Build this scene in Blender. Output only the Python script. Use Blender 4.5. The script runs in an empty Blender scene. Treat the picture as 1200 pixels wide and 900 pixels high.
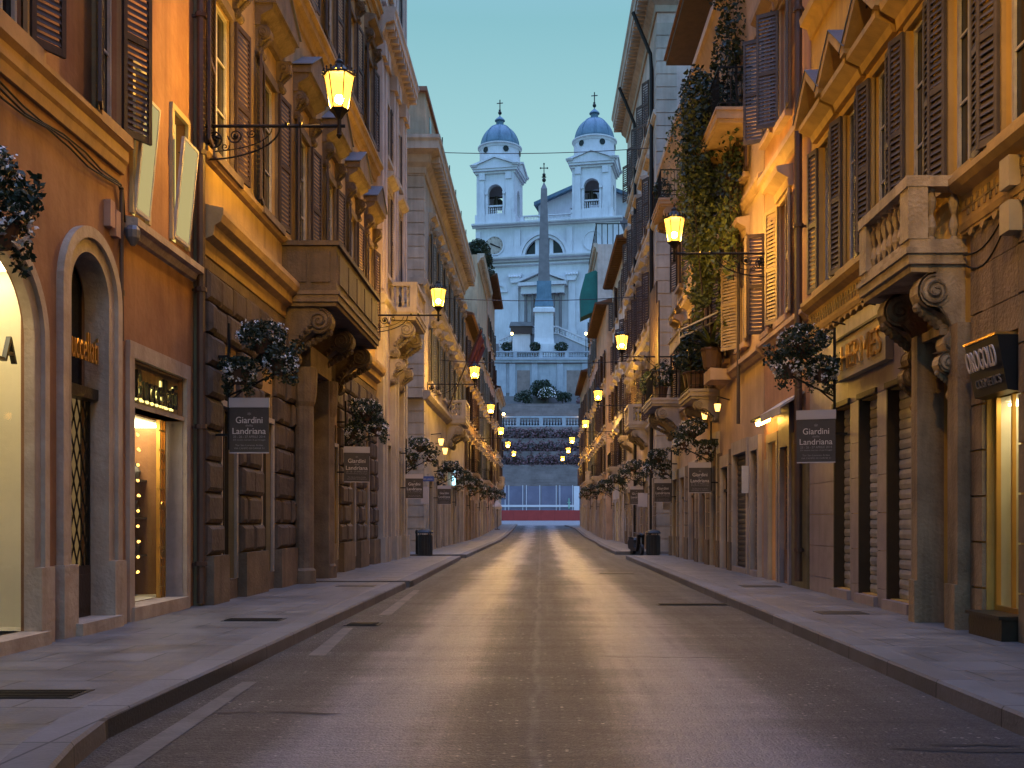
import bpy, math, random
from mathutils import Vector, Matrix
R = math.radians
rnd = random.Random(7)
scene = bpy.context.scene
COL = scene.collection
F = 1200.0; VX = 634.0; HY = 612.0; EYE = 1.5      # camera calibration used to measure the street

# ------------------------------------------------------------------ materials
MATS = {}
def mat(name, c=(.5,.5,.5), rough=.8, c2=None, var=.22, scale=.9, streak=0.0, bump=.12, bscale=22, metal=0.0,
        spec=.4, emit=None, estr=0.0, dirt=None):
    if name in MATS: return MATS[name]
    m = bpy.data.materials.new(name); m.use_nodes = True
    nt = m.node_tree; N = nt.nodes; L = nt.links
    b = N['Principled BSDF']
    b.inputs['Roughness'].default_value = rough
    b.inputs['Metallic'].default_value = metal
    b.inputs['Specular IOR Level'].default_value = spec
    if emit is not None:
        b.inputs['Base Color'].default_value = (*c, 1)
        b.inputs['Emission Color'].default_value = (*emit, 1)
        b.inputs['Emission Strength'].default_value = estr
        MATS[name] = m; return m
    g = N.new('ShaderNodeNewGeometry')
    if c2 is None: c2 = tuple(x*(1-var*1.6) for x in c)
    n1 = N.new('ShaderNodeTexNoise'); n1.inputs['Scale'].default_value = scale; n1.inputs['Detail'].default_value = 7
    n1.inputs['Roughness'].default_value = .65
    L.new(g.outputs['Position'], n1.inputs['Vector'])
    cr = N.new('ShaderNodeMapRange'); cr.inputs[1].default_value = .33; cr.inputs[2].default_value = .67
    L.new(n1.outputs['Fac'], cr.inputs[0])
    mx = N.new('ShaderNodeMix'); mx.data_type = 'RGBA'
    mx.inputs['A'].default_value = (*c, 1); mx.inputs['B'].default_value = (*c2, 1)
    L.new(cr.outputs[0], mx.inputs['Factor'])
    out = mx.outputs['Result']
    if streak > 0:
        mp = N.new('ShaderNodeMapping'); mp.inputs['Scale'].default_value = (2.6, 2.6, .22)
        L.new(g.outputs['Position'], mp.inputs['Vector'])
        n2 = N.new('ShaderNodeTexNoise'); n2.inputs['Scale'].default_value = 1.6; n2.inputs['Detail'].default_value = 6
        L.new(mp.outputs['Vector'], n2.inputs['Vector'])
        r2 = N.new('ShaderNodeMapRange'); r2.inputs[1].default_value = .45; r2.inputs[2].default_value = .75
        r2.inputs[4].default_value = streak
        L.new(n2.outputs['Fac'], r2.inputs[0])
        m2 = N.new('ShaderNodeMix'); m2.data_type = 'RGBA'
        d = dirt or tuple(x*.35 for x in c)
        m2.inputs['B'].default_value = (*d, 1)
        L.new(r2.outputs[0], m2.inputs['Factor']); L.new(out, m2.inputs['A'])
        out = m2.outputs['Result']
    L.new(out, b.inputs['Base Color'])
    if bump > 0:
        n3 = N.new('ShaderNodeTexNoise'); n3.inputs['Scale'].default_value = bscale; n3.inputs['Detail'].default_value = 4
        L.new(g.outputs['Position'], n3.inputs['Vector'])
        bp = N.new('ShaderNodeBump'); bp.inputs['Strength'].default_value = bump; bp.inputs['Distance'].default_value = .05
        L.new(n3.outputs['Fac'], bp.inputs['Height']); L.new(bp.outputs['Normal'], b.inputs['Normal'])
    MATS[name] = m
    return m

def thin_glass():
    m = bpy.data.materials.new('shop glass'); m.use_nodes = True
    nt = m.node_tree; N = nt.nodes; L = nt.links; N.remove(N['Principled BSDF'])
    t = N.new('ShaderNodeBsdfTransparent'); t.inputs[0].default_value = (.93, .95, .94, 1)
    gl = N.new('ShaderNodeBsdfGlossy'); gl.inputs['Roughness'].default_value = .03
    lw = N.new('ShaderNodeLayerWeight'); lw.inputs[0].default_value = .5
    pw = N.new('ShaderNodeMath'); pw.operation = 'POWER'; pw.inputs[1].default_value = 4; L.new(lw.outputs['Facing'], pw.inputs[0])
    fr = N.new('ShaderNodeMath'); fr.operation = 'MULTIPLY_ADD'; fr.inputs[1].default_value = .4; fr.inputs[2].default_value = .03; L.new(pw.outputs[0], fr.inputs[0])
    mx = N.new('ShaderNodeMixShader')
    L.new(fr.outputs[0], mx.inputs[0]); L.new(t.outputs[0], mx.inputs[1]); L.new(gl.outputs[0], mx.inputs[2])
    L.new(mx.outputs[0], N['Material Output'].inputs[0])
    return m

def brick_mat(name, c1, c2, mortar, bw, bh, msize, rough, axes='xy', bump=.3, offset=.5, rough_var=.15):
    """stone slabs or coursed blocks laid out in world metres"""
    m = bpy.data.materials.new(name); m.use_nodes = True
    nt = m.node_tree; N = nt.nodes; L = nt.links; b = N['Principled BSDF']
    g = N.new('ShaderNodeNewGeometry'); sp = N.new('ShaderNodeSeparateXYZ'); cb = N.new('ShaderNodeCombineXYZ')
    L.new(g.outputs['Position'], sp.inputs[0])
    ix = {'x':0,'y':1,'z':2}
    L.new(sp.outputs[ix[axes[0]]], cb.inputs[0]); L.new(sp.outputs[ix[axes[1]]], cb.inputs[1])
    br = N.new('ShaderNodeTexBrick'); br.offset = offset
    br.inputs['Color1'].default_value = (*c1,1); br.inputs['Color2'].default_value = (*c2,1); br.inputs['Mortar'].default_value = (*mortar,1)
    br.inputs['Scale'].default_value = 1; br.inputs['Mortar Size'].default_value = msize; br.inputs['Mortar Smooth'].default_value = .3
    br.inputs['Brick Width'].default_value = bw; br.inputs['Row Height'].default_value = bh
    L.new(cb.outputs[0], br.inputs['Vector'])
    n = N.new('ShaderNodeTexNoise'); n.inputs['Scale'].default_value = 1.7; n.inputs['Detail'].default_value = 9; n.inputs['Roughness'].default_value = .7
    L.new(g.outputs['Position'], n.inputs['Vector'])
    mr = N.new('ShaderNodeMapRange'); mr.inputs[1].default_value=.3; mr.inputs[2].default_value=.7; mr.inputs[3].default_value=.58; mr.inputs[4].default_value=1.22
    L.new(n.outputs['Fac'], mr.inputs[0])
    mx = N.new('ShaderNodeMix'); mx.data_type='RGBA'; mx.blend_type='MULTIPLY'; mx.inputs['Factor'].default_value=1
    L.new(br.outputs['Color'], mx.inputs['A']); L.new(mr.outputs[0], mx.inputs['B'])
    L.new(mx.outputs['Result'], b.inputs['Base Color'])
    m2 = N.new('ShaderNodeMapRange'); m2.inputs[1].default_value=.3; m2.inputs[2].default_value=.7
    m2.inputs[3].default_value=rough-rough_var; m2.inputs[4].default_value=rough+rough_var
    L.new(n.outputs['Fac'], m2.inputs[0]); L.new(m2.outputs[0], b.inputs['Roughness'])
    n3 = N.new('ShaderNodeTexNoise'); n3.inputs['Scale'].default_value=30; L.new(g.outputs['Position'], n3.inputs['Vector'])
    ad = N.new('ShaderNodeMath'); ad.operation='MULTIPLY_ADD'; ad.inputs[1].default_value=-1.2
    L.new(br.outputs['Fac'], ad.inputs[0]); L.new(n3.outputs['Fac'], ad.inputs[2])
    bp = N.new('ShaderNodeBump'); bp.inputs['Strength'].default_value=bump; bp.inputs['Distance'].default_value=.02
    L.new(ad.outputs[0], bp.inputs['Height']); L.new(bp.outputs['Normal'], b.inputs['Normal'])
    return m

def asphalt():
    m = bpy.data.materials.new('worn asphalt'); m.use_nodes = True
    nt = m.node_tree; N = nt.nodes; L = nt.links; b = N['Principled BSDF']
    g = N.new('ShaderNodeNewGeometry'); sp = N.new('ShaderNodeSeparateXYZ'); L.new(g.outputs['Position'], sp.inputs[0])
    def math_(op, a, c=None, v=None, v2=None):
        n = N.new('ShaderNodeMath'); n.operation = op
        if a is not None: L.new(a, n.inputs[0])
        if c is not None: L.new(c, n.inputs[1])
        if v is not None: n.inputs[1].default_value = v
        if v2 is not None: n.inputs[2].default_value = v2
        return n.outputs[0]
    # wobble the polished wheel tracks a little; their sheen is also painted paler
    nw = N.new('ShaderNodeTexNoise'); nw.inputs['Scale'].default_value = .22; nw.inputs['Detail'].default_value = 3
    L.new(g.outputs['Position'], nw.inputs['Vector'])
    wob = math_('MULTIPLY_ADD', nw.outputs['Fac'], v=.8, v2=-.4)
    xw = math_('ADD', sp.outputs[0], wob)
    ax = math_('ABSOLUTE', xw)
    d = math_('ABSOLUTE', math_('SUBTRACT', ax, v=1.25))
    tr = N.new('ShaderNodeMapRange'); tr.inputs[1].default_value=1.05; tr.inputs[2].default_value=.15; tr.interpolation_type='SMOOTHSTEP'
    L.new(d, tr.inputs[0])
    # long streaks along the street
    mp = N.new('ShaderNodeMapping'); mp.inputs['Scale'].default_value=(2.2,.12,1); L.new(g.outputs['Position'], mp.inputs[0])
    ns = N.new('ShaderNodeTexNoise'); ns.inputs['Scale'].default_value=1.3; ns.inputs['Detail'].default_value=8; ns.inputs['Roughness'].default_value=.7
    L.new(mp.outputs[0], ns.inputs['Vector'])
    # cross patches
    mp2 = N.new('ShaderNodeMapping'); mp2.inputs['Scale'].default_value=(.25,1.6,1); L.new(g.outputs['Position'], mp2.inputs[0])
    n2 = N.new('ShaderNodeTexNoise'); n2.inputs['Scale'].default_value=1.0; n2.inputs['Detail'].default_value=9; n2.inputs['Roughness'].default_value=.72
    L.new(mp2.outputs[0], n2.inputs['Vector'])
    nf = N.new('ShaderNodeTexNoise'); nf.inputs['Scale'].default_value=60; nf.inputs['Detail'].default_value=6; L.new(g.outputs['Position'], nf.inputs['Vector'])
    vo = N.new('ShaderNodeTexVoronoi'); vo.inputs['Scale'].default_value=38; L.new(g.outputs['Position'], vo.inputs['Vector'])
    fac = math_('ADD', math_('MULTIPLY', tr.outputs[0], v=.5), math_('MULTIPLY', ns.outputs['Fac'], v=.55))
    fac = math_('ADD', fac, math_('MULTIPLY', n2.outputs['Fac'], v=.6))
    fac = math_('ADD', fac, math_('MULTIPLY_ADD', nf.outputs['Fac'], v=.5, v2=-.32))
    cr = N.new('ShaderNodeValToRGB'); e = cr.color_ramp.elements
    e[0].position=.34; e[0].color=(.015,.015,.017,1); e[1].position=1.12 if False else 1.0; e[1].color=(.14,.14,.165,1)
    k = cr.color_ramp.elements.new(.66); k.color=(.040,.041,.050,1)
    # small worn setts
    cbx = N.new('ShaderNodeTexBrick'); cbx.offset=.5; cbx.inputs['Scale'].default_value=1; cbx.inputs['Brick Width'].default_value=.125; cbx.inputs['Row Height'].default_value=.115
    cbx.inputs['Mortar Size'].default_value=.009; cbx.inputs['Mortar Smooth'].default_value=.6; cbx.inputs['Bias'].default_value=0
    cbx.inputs['Color1'].default_value=(.72,.72,.72,1); cbx.inputs['Color2'].default_value=(1.22,1.22,1.22,1); cbx.inputs['Mortar'].default_value=(.5,.5,.5,1)
    nd = N.new('ShaderNodeTexNoise'); nd.inputs['Scale'].default_value=1.6; L.new(g.outputs['Position'], nd.inputs['Vector'])
    vd = N.new('ShaderNodeVectorMath'); vd.operation='MULTIPLY_ADD'; vd.inputs[1].default_value=(.10,.10,0); L.new(nd.outputs['Color'], vd.inputs[0]); L.new(g.outputs['Position'], vd.inputs[2])
    L.new(vd.outputs[0], cbx.inputs['Vector'])
    L.new(fac, cr.inputs[0])
    # pale worn aggregate specks
    n5 = N.new('ShaderNodeTexNoise'); n5.inputs['Scale'].default_value=14; n5.inputs['Detail'].default_value=5; n5.inputs['Roughness'].default_value=.8; L.new(g.outputs['Position'], n5.inputs['Vector'])
    sk = N.new('ShaderNodeMapRange'); sk.inputs[1].default_value=.62; sk.inputs[2].default_value=.70; sk.inputs[4].default_value=.8; L.new(n5.outputs['Fac'], sk.inputs[0])
    mx = N.new('ShaderNodeMix'); mx.data_type='RGBA'; mx.inputs['B'].default_value=(.36,.34,.32,1)
    vs_ = N.new('ShaderNodeTexVoronoi'); vs_.inputs['Scale'].default_value=17; L.new(g.outputs['Position'], vs_.inputs['Vector'])
    sv = N.new('ShaderNodeSeparateXYZ'); L.new(vs_.outputs['Color'], sv.inputs[0])
    s1 = N.new('ShaderNodeMapRange'); s1.inputs[1].default_value=.30; s1.inputs[2].default_value=.14; L.new(vs_.outputs['Distance'], s1.inputs[0])
    s2 = N.new('ShaderNodeMapRange'); s2.inputs[1].default_value=.72; s2.inputs[2].default_value=.80; L.new(sv.outputs[0], s2.inputs[0])
    s3 = N.new('ShaderNodeMapRange'); s3.inputs[1].default_value=.42; s3.inputs[2].default_value=.62; L.new(n2.outputs['Fac'], s3.inputs[0])
    spk = math_('MULTIPLY', math_('MULTIPLY', s1.outputs[0], s2.outputs[0]), s3.outputs[0])
    L.new(math_('MAXIMUM', math_('MULTIPLY', sk.outputs[0], v=.6), spk), mx.inputs['Factor']); L.new(cr.outputs[0], mx.inputs['A'])
    # thin pale joint in the middle of the street
    n6 = N.new('ShaderNodeTexNoise'); n6.inputs['Scale'].default_value=.9; n6.inputs['Detail'].default_value=6; L.new(g.outputs['Position'], n6.inputs['Vector'])
    xx = math_('ADD', sp.outputs[0], math_('MULTIPLY_ADD', n6.outputs['Fac'], v=.24, v2=-.07))
    cl = N.new('ShaderNodeMapRange'); cl.inputs[1].default_value=.05; cl.inputs[2].default_value=.012; cl.inputs[4].default_value=.26
    L.new(math_('ABSOLUTE', xx), cl.inputs[0])
    mj = N.new('ShaderNodeMix'); mj.data_type='RGBA'; mj.inputs['B'].default_value=(.27,.25,.24,1)
    L.new(math_('MULTIPLY', cl.outputs[0], n2.outputs['Fac']), mj.inputs['Factor']); L.new(mx.outputs['Result'], mj.inputs['A'])
    mb_ = N.new('ShaderNodeMix'); mb_.data_type='RGBA'; mb_.blend_type='MULTIPLY'; mb_.inputs['Factor'].default_value=.22
    L.new(mj.outputs['Result'], mb_.inputs['A']); L.new(cbx.outputs['Color'], mb_.inputs['B']); L.new(mb_.outputs['Result'], b.inputs['Base Color'])
    rr = N.new('ShaderNodeMapRange'); rr.inputs[1].default_value=.4; rr.inputs[2].default_value=1.1; rr.inputs[3].default_value=.60; rr.inputs[4].default_value=.33
    L.new(fac, rr.inputs[0]); L.new(math_('ADD', rr.outputs[0], math_('MULTIPLY_ADD', n5.outputs['Fac'], v=.5, v2=-.22)), b.inputs['Roughness'])
    b.inputs['Specular IOR Level'].default_value=.40
    hh = math_('ADD', math_('MULTIPLY', nf.outputs['Fac'], v=1.5), math_('MULTIPLY', vo.outputs['Distance'], v=.7))
    hh = math_('ADD', hh, math_('MULTIPLY', n5.outputs['Fac'], v=.8))
    hh = math_('ADD', hh, math_('MULTIPLY', cbx.outputs['Fac'], v=-.25))
    bp = N.new('ShaderNodeBump'); bp.inputs['Strength'].default_value=.9; bp.inputs['Distance'].default_value=.012
    L.new(hh, bp.inputs['Height']); L.new(bp.outputs['Normal'], b.inputs['Normal'])
    return m

def lantern_panel(name,col,s,thru):
    m = bpy.data.materials.new(name); m.use_nodes = True
    N = m.node_tree.nodes; L = m.node_tree.links; N.remove(N['Principled BSDF'])
    e = N.new('ShaderNodeEmission'); e.inputs[0].default_value=(*col,1); e.inputs[1].default_value=s
    t = N.new('ShaderNodeBsdfTransparent'); t.inputs[0].default_value=(*thru,1)
    mx = N.new('ShaderNodeAddShader'); L.new(e.outputs[0],mx.inputs[0]); L.new(t.outputs[0],mx.inputs[1]); L.new(mx.outputs[0],N['Material Output'].inputs[0])
    return m
def lamp_mat(name, col, s):
    m = bpy.data.materials.new(name); m.use_nodes = True
    N = m.node_tree.nodes; N.remove(N['Principled BSDF'])
    e = N.new('ShaderNodeEmission'); e.inputs[0].default_value=(*col,1); e.inputs[1].default_value=s
    m.node_tree.links.new(e.outputs[0], N['Material Output'].inputs[0])
    return m

# ------------------------------------------------------------------ mesh builder
class MB:
    def __init__(self): self.v=[]; self.f=[]
    def poly(self, pts):
        n=len(self.v); self.v += [tuple(p) for p in pts]; self.f.append(tuple(range(n,n+len(pts)))); return self
    def box(self,x0,x1,y0,y1,z0,z1):
        if x0>x1: x0,x1=x1,x0
        if y0>y1: y0,y1=y1,y0
        if z0>z1: z0,z1=z1,z0
        n=len(self.v)
        self.v += [(x0,y0,z0),(x1,y0,z0),(x1,y1,z0),(x0,y1,z0),(x0,y0,z1),(x1,y0,z1),(x1,y1,z1),(x0,y1,z1)]
        self.f += [(n,n+3,n+2,n+1),(n+4,n+5,n+6,n+7),(n,n+1,n+5,n+4),(n+1,n+2,n+6,n+5),(n+2,n+3,n+7,n+6),(n+3,n,n+4,n+7)]
        return self
    def block(self,x0,x1,z0,z1,y0,d,ch):
        """pillow-faced stone block on a wall facing +y"""
        n=len(self.v); c2=ch*.45
        for (i,y) in ((0,y0),(c2*.3,y0+d*.65),(ch,y0+d)):
            self.v += [(x0+i,y,z0+i),(x1-i,y,z0+i),(x1-i,y,z1-i),(x0+i,y,z1-i)]
        for k in range(2):
            for j in range(4):
                a=n+k*4+j; b=n+k*4+(j+1)%4; self.f.append((b,a,a+4,b+4))
        self.f.append((n+11,n+10,n+9,n+8)); return self
    def prism(self,pts,axis,a0,a1):
        n=len(self.v); k=len(pts)
        def P(p,a):
            return (a,p[0],p[1]) if axis=='x' else (p[0],a,p[1]) if axis=='y' else (p[0],p[1],a)
        self.v += [P(p,a0) for p in pts]+[P(p,a1) for p in pts]
        self.f.append(tuple(range(n+k-1,n-1,-1))); self.f.append(tuple(range(n+k,n+2*k)))
        for i in range(k):
            j=(i+1)%k; self.f.append((n+i,n+j,n+k+j,n+k+i))
        return self
    def lathe(self,prof,cx=0,cy=0,cz=0,n=12,axis='z',cap=True):
        b=len(self.v)
        for (r,z) in prof:
            for i in range(n):
                a=2*math.pi*(i+.5)/n; c,s=r*math.cos(a),r*math.sin(a)
                self.v.append((cx+c,cy+s,cz+z) if axis=='z' else (cx+z,cy+c,cz+s) if axis=='x' else (cx+c,cy+z,cz+s))
        for k in range(len(prof)-1):
            for i in range(n):
                j=(i+1)%n; self.f.append((b+k*n+i,b+k*n+j,b+(k+1)*n+j,b+(k+1)*n+i))
        if cap:
            self.f.append(tuple(b+i for i in range(n-1,-1,-1))); q=b+(len(prof)-1)*n; self.f.append(tuple(q+i for i in range(n)))
        return self
    def tube(self,pts,r,n=6,r2=None):
        pts=[Vector(p) for p in pts]; b=len(self.v); m=len(pts); r2=r if r2 is None else r2
        up=None
        for k,p in enumerate(pts):
            t=(pts[min(k+1,m-1)]-pts[max(k-1,0)]).normalized()
            if up is None: up=Vector((0,0,1)) if abs(t.z)<.9 else Vector((1,0,0))
            s=t.cross(up)
            if s.length<1e-4: s=t.cross(Vector((0,1,0)))
            s.normalize(); u=s.cross(t); up=u
            rr=r+(r2-r)*k/max(m-1,1)
            for i in range(n):
                a=2*math.pi*i/n; self.v.append(tuple(p+s*(rr*math.cos(a))+u*(rr*math.sin(a))))
        for k in range(m-1):
            for i in range(n):
                j=(i+1)%n; self.f.append((b+k*n+i,b+k*n+j,b+(k+1)*n+j,b+(k+1)*n+i))
        self.f.append(tuple(b+i for i in range(n-1,-1,-1))); q=b+(m-1)*n; self.f.append(tuple(q+i for i in range(n)))
        return self
    def ring(self,cx,cz,r0,r1,y0,y1,n=20,a0=0.,a1=180.):
        """arch ring in the xz plane, y0..y1 deep"""
        b=len(self.v)
        for i in range(n+1):
            a=R(a0+(a1-a0)*i/n); c,s=math.cos(a),math.sin(a)
            self.v += [(cx+r0*c,y0,cz+r0*s),(cx+r1*c,y0,cz+r1*s),(cx+r1*c,y1,cz+r1*s),(cx+r0*c,y1,cz+r0*s)]
        for i in range(n):
            for j in range(4):
                k=(j+1)%4; self.f.append((b+i*4+j,b+i*4+k,b+i*4+4+k,b+i*4+4+j))
        self.f.append((b,b+1,b+2,b+3)); q=b+n*4; self.f.append((q+3,q+2,q+1,q)); return self
    def leaf(self,p,s,rg):
        a=rg.uniform(0,6.283); t=rg.uniform(-1.1,1.1)
        d=Vector((math.cos(a)*math.cos(t),math.sin(a)*math.cos(t),math.sin(t)))
        w=d.cross(Vector((rg.uniform(-1,1),rg.uniform(-1,1),rg.uniform(-1,1))))
        if w.length<1e-3: w=Vector((0,0,1))
        w.normalize(); p=Vector(p)
        self.poly([p-d*s*.5,p+w*s*.32,p+d*s*.5,p-w*s*.32])
    def leaves(self,c,rad,n,s,rg,shell=.55):
        for _ in range(n):
            while True:
                q=Vector((rg.uniform(-1,1),rg.uniform(-1,1),rg.uniform(-1,1)))
                if q.length<=1: break
            q=q.normalized()*(q.length**shell) if q.length>0 else q
            self.leaf((c[0]+q.x*rad[0],c[1]+q.y*rad[1],c[2]+q.z*rad[2]),s*rg.uniform(.6,1.3),rg)
        return self
    def ball(self,c,r,n=6,m=5):
        prof=[(r*math.sin(math.pi*k/m)+1e-4,-r*math.cos(math.pi*k/m)) for k in range(m+1)]
        return self.lathe(prof,c[0],c[1],c[2],n,cap=False)
    def shift(self,dx=0,dy=0,dz=0):
        self.v=[(a+dx,b+dy,c+dz) for a,b,c in self.v]; return self
    def mesh(self,name,m,smooth=False):
        me=bpy.data.meshes.new(name); me.from_pydata(self.v,[],self.f)
        if m is not None: me.materials.append(m)
        if smooth:
            for p in me.polygons: p.use_smooth=True
        me.update(); return me
    def build(self,name,m,parent=None,loc=(0,0,0),smooth=False,rotz=0):
        return link(name,self.mesh(name,m,smooth),parent,loc,rotz)

def link(name,me,parent=None,loc=(0,0,0),rotz=0):
    o=bpy.data.objects.new(name,me); COL.objects.link(o); o.location=loc
    if rotz: o.rotation_euler=(0,0,rotz)
    if parent is not None: o.parent=parent
    return o
def tag(o,label,cat,group=None,kind=None):
    if label: o['label']=label
    if cat: o['category']=cat
    if group: o['group']=group
    if kind: o['kind']=kind
    return o
def empty(name,loc,label,cat,group=None,rotz=0):
    o=link(name,None,None,loc,rotz); o.empty_display_size=.2
    return tag(o,label,cat,group)
def struct(mb,name,m):
    o=mb.build(name,m); o['kind']='structure'; return o
KIDS={}
def kids(o): return [c for c in COL.objects if c.parent==o]
def dup(o,loc,rotz,label,group=None):
    def rec(x,par):
        c=x.copy(); COL.objects.link(c)
        if par is not None: c.parent=par
        for ch in kids(x): rec(ch,c)
        return c
    c=rec(o,None); c.location=loc; c.rotation_euler=(0,0,rotz); c['label']=label
    if group: c['group']=group
    return c

TXT={}
def text_mesh(s,w,h,depth=.02):
    """lettering laid in the xz plane, reading towards +x seen from -y; w or h may be None"""
    cu=bpy.data.curves.new('lettering','FONT'); cu.body=s; cu.size=1; cu.extrude=.0
    o=bpy.data.objects.new('lettering',cu); COL.objects.link(o)
    dg=bpy.context.evaluated_depsgraph_get(); dg.update()
    me=bpy.data.meshes.new_from_object(o.evaluated_get(dg))
    vs=[tuple(v.co) for v in me.vertices]; fs=[tuple(p.vertices) for p in me.polygons]
    bpy.data.objects.remove(o); bpy.data.meshes.remove(me)
    if not vs: return MB()
    x0=min(v[0] for v in vs); x1=max(v[0] for v in vs); y0=min(v[1] for v in vs); y1=max(v[1] for v in vs)
    sx=w/(x1-x0) if w else h/(y1-y0); sz=h/(y1-y0) if h else sx
    mb=MB(); n=len(vs)
    P=[((v[0]-x0)*sx-(x1-x0)*sx/2,(v[1]-y0)*sz) for v in vs]
    mb.v=[(a,0,c) for a,c in P]+[(a,depth,c) for a,c in P]
    mb.f=list(fs)+[tuple(n+i for i in reversed(f)) for f in fs]
    cnt={}
    for f in fs:
        for i in range(len(f)):
            a,b=f[i],f[(i+1)%len(f)]; k=(min(a,b),max(a,b)); cnt.setdefault(k,[]).append((a,b))
    for k,l in cnt.items():
        if len(l)==1: a,b=l[0]; mb.f.append((b,a,a+n,b+n))
    return mb
# ------------------------------------------------------------------ materials of the place
M={}
M['ochre']=mat('orange stucco',(.37,.19,.088),.85,c2=(.24,.11,.052),streak=.6,dirt=(.15,.07,.035),bump=.25,bscale=9)
M['ochre_trim']=mat('ochre trim paint',(.45,.26,.11),.8,streak=.5,dirt=(.16,.1,.06))
M['travertine']=mat('travertine',(.46,.37,.28),.6,c2=(.34,.25,.18),scale=2.2,streak=.45,dirt=(.14,.1,.08),bump=.3,bscale=14)
M['rustic']=mat('dark weathered tuff',(.12,.088,.066),.85,c2=(.06,.044,.034),scale=1.6,streak=.6,dirt=(.04,.03,.025),bump=.5,bscale=10)
M['palazzo']=mat('aged ochre plaster',(.42,.28,.13),.85,streak=.6,dirt=(.17,.11,.06))
M['palazzo_stone']=mat('aged carved stone',(.19,.135,.09),.8,c2=(.10,.07,.048),scale=2,streak=.6,dirt=(.06,.045,.03),bump=.4)
M['pale']=mat('pale pink plaster',(.50,.40,.35),.8,streak=.45,dirt=(.25,.18,.14))
M['pale_stone']=mat('pale stone',(.46,.39,.32),.75,streak=.5,dirt=(.18,.14,.1))
M['parapet_dark']=mat('sooty carved stone',(.12,.085,.058),.8,c2=(.07,.05,.035),scale=2,streak=.6,dirt=(.04,.03,.02),bump=.4)
M['grey_stone']=mat('grey travertine ashlar',(.40,.34,.28),.75,streak=.5,dirt=(.16,.13,.1))
M['tan']=mat('tan plaster',(.42,.31,.2),.85,streak=.5)
M['brownish']=mat('brown plaster',(.33,.2,.12),.85,streak=.5)
M['rose']=mat('rose plaster',(.46,.27,.19),.85,streak=.45)
M['yellow']=mat('yellow ochre plaster',(.55,.33,.065),.8,c2=(.44,.25,.05),streak=.6,dirt=(.22,.12,.05))
M['yellow_trim']=mat('yellow ochre mouldings',(.50,.32,.11),.8,streak=.55,dirt=(.22,.13,.06))
M['marble']=mat('grey veined marble',(.30,.245,.235),.4,c2=(.22,.18,.17),scale=3,streak=.4,bump=.05)
M['brown_stone']=mat('brown stained stone',(.31,.215,.12),.75,c2=(.18,.12,.065),scale=1.8,streak=.85,dirt=(.05,.035,.02),bump=.35)
M['balcony_stone']=mat('weathered balcony travertine',(.47,.36,.23),.75,c2=(.3,.22,.13),scale=3,streak=.7,dirt=(.07,.05,.035),bump=.4)
M['pink']=mat('salmon plaster',(.50,.27,.16),.85,streak=.5,dirt=(.27,.15,.1))
M['cream']=mat('cream peach plaster',(.52,.36,.24),.85,streak=.5,dirt=(.3,.2,.13))
M['white']=mat('white render',(.62,.6,.57),.8,streak=.35)
M['church']=mat('church travertine',(.62,.62,.63),.8,c2=(.47,.47,.48),scale=.25,streak=.3,dirt=(.35,.33,.32),bump=.1,bscale=3)
M['terrace_stone']=mat('shade toned grey terrace stone',(.37,.39,.43),.8,c2=(.25,.27,.30),scale=.4,streak=.3)  # church stone made darker and bluer; the shade is put into the colour
M['lead']=mat('lead dome sheet',(.11,.19,.25),.6,c2=(.06,.12,.165),scale=.6,streak=.4)
M['granite']=mat('red granite',(.17,.15,.15),.6,c2=(.11,.1,.1),scale=.8)
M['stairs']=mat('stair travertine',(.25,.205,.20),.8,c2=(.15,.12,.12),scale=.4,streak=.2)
M['panel']=mat('brown wall panel plaster',(.26,.2,.18),.9)
M['bronze']=mat('dark bronze',(.06,.045,.03),.45,metal=.6,var=.2)
M['iron']=mat('black wrought iron',(.018,.016,.015),.5,metal=.5,var=.2)
M['pipe']=mat('brown painted pipe',(.10,.055,.035),.5,var=.3)
M['zinc']=mat('grey zinc sheet',(.17,.17,.19),.5,metal=.3)
M['sh_brown']=mat('dark brown shutter paint',(.055,.03,.022),.6,c2=(.032,.018,.014),scale=3)
M['sh_grey']=mat('taupe shutter paint',(.105,.08,.066),.6,c2=(.065,.05,.043),scale=3)
M['sh_cream']=mat('pale tan shutter paint',(.40,.29,.16),.6,scale=3)
M['sh_green']=mat('grey green shutter paint',(.10,.11,.10),.6,scale=3)
M['glass_dark']=mat('dark window glass',(.012,.014,.018),.12,var=.1,bump=0,spec=.25)
M['frame_white']=mat('white window paint',(.48,.45,.41),.55,scale=4)
M['wood']=mat('dark stained door wood',(.06,.035,.022),.5,c2=(.035,.02,.013),scale=4)
M['dark']=mat('unlit shop interior',(.02,.017,.015),.8,bump=0,spec=.1)
M['black']=mat('black paint',(.015,.014,.014),.35,var=.1,bump=0)
M['gold']=mat('gilt metal',(.75,.45,.13),.3,metal=.9,var=.1,bump=0)
M['panel_cream']=mat('cream sign panel',(.55,.42,.22),.5,bump=0)
M['slat']=mat('roller shutter steel',(.58,.54,.47),.38,metal=.2,c2=(.34,.31,.27),scale=2)
M['slat_dark']=mat('dark painted roller shutter',(.05,.042,.036),.5,c2=(.03,.026,.022),scale=3,bump=0)
M['shop_cream']=mat('cream display wall',(.76,.70,.54),.7,var=.08,bump=0)
M['shop_gold']=mat('gilded display wall',(.6,.45,.2),.35,c2=(.3,.2,.08),scale=7)
M['roof_tile']=mat('terracotta roof tile',(.24,.12,.075),.85,c2=(.14,.08,.06),scale=3)
M['eave_wood']=mat('dark eave timber',(.10,.058,.036),.8,scale=3)
M['leaf']=mat('leaf green',(.045,.075,.028),.6,c2=(.02,.038,.016),scale=5,bump=0)
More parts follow.
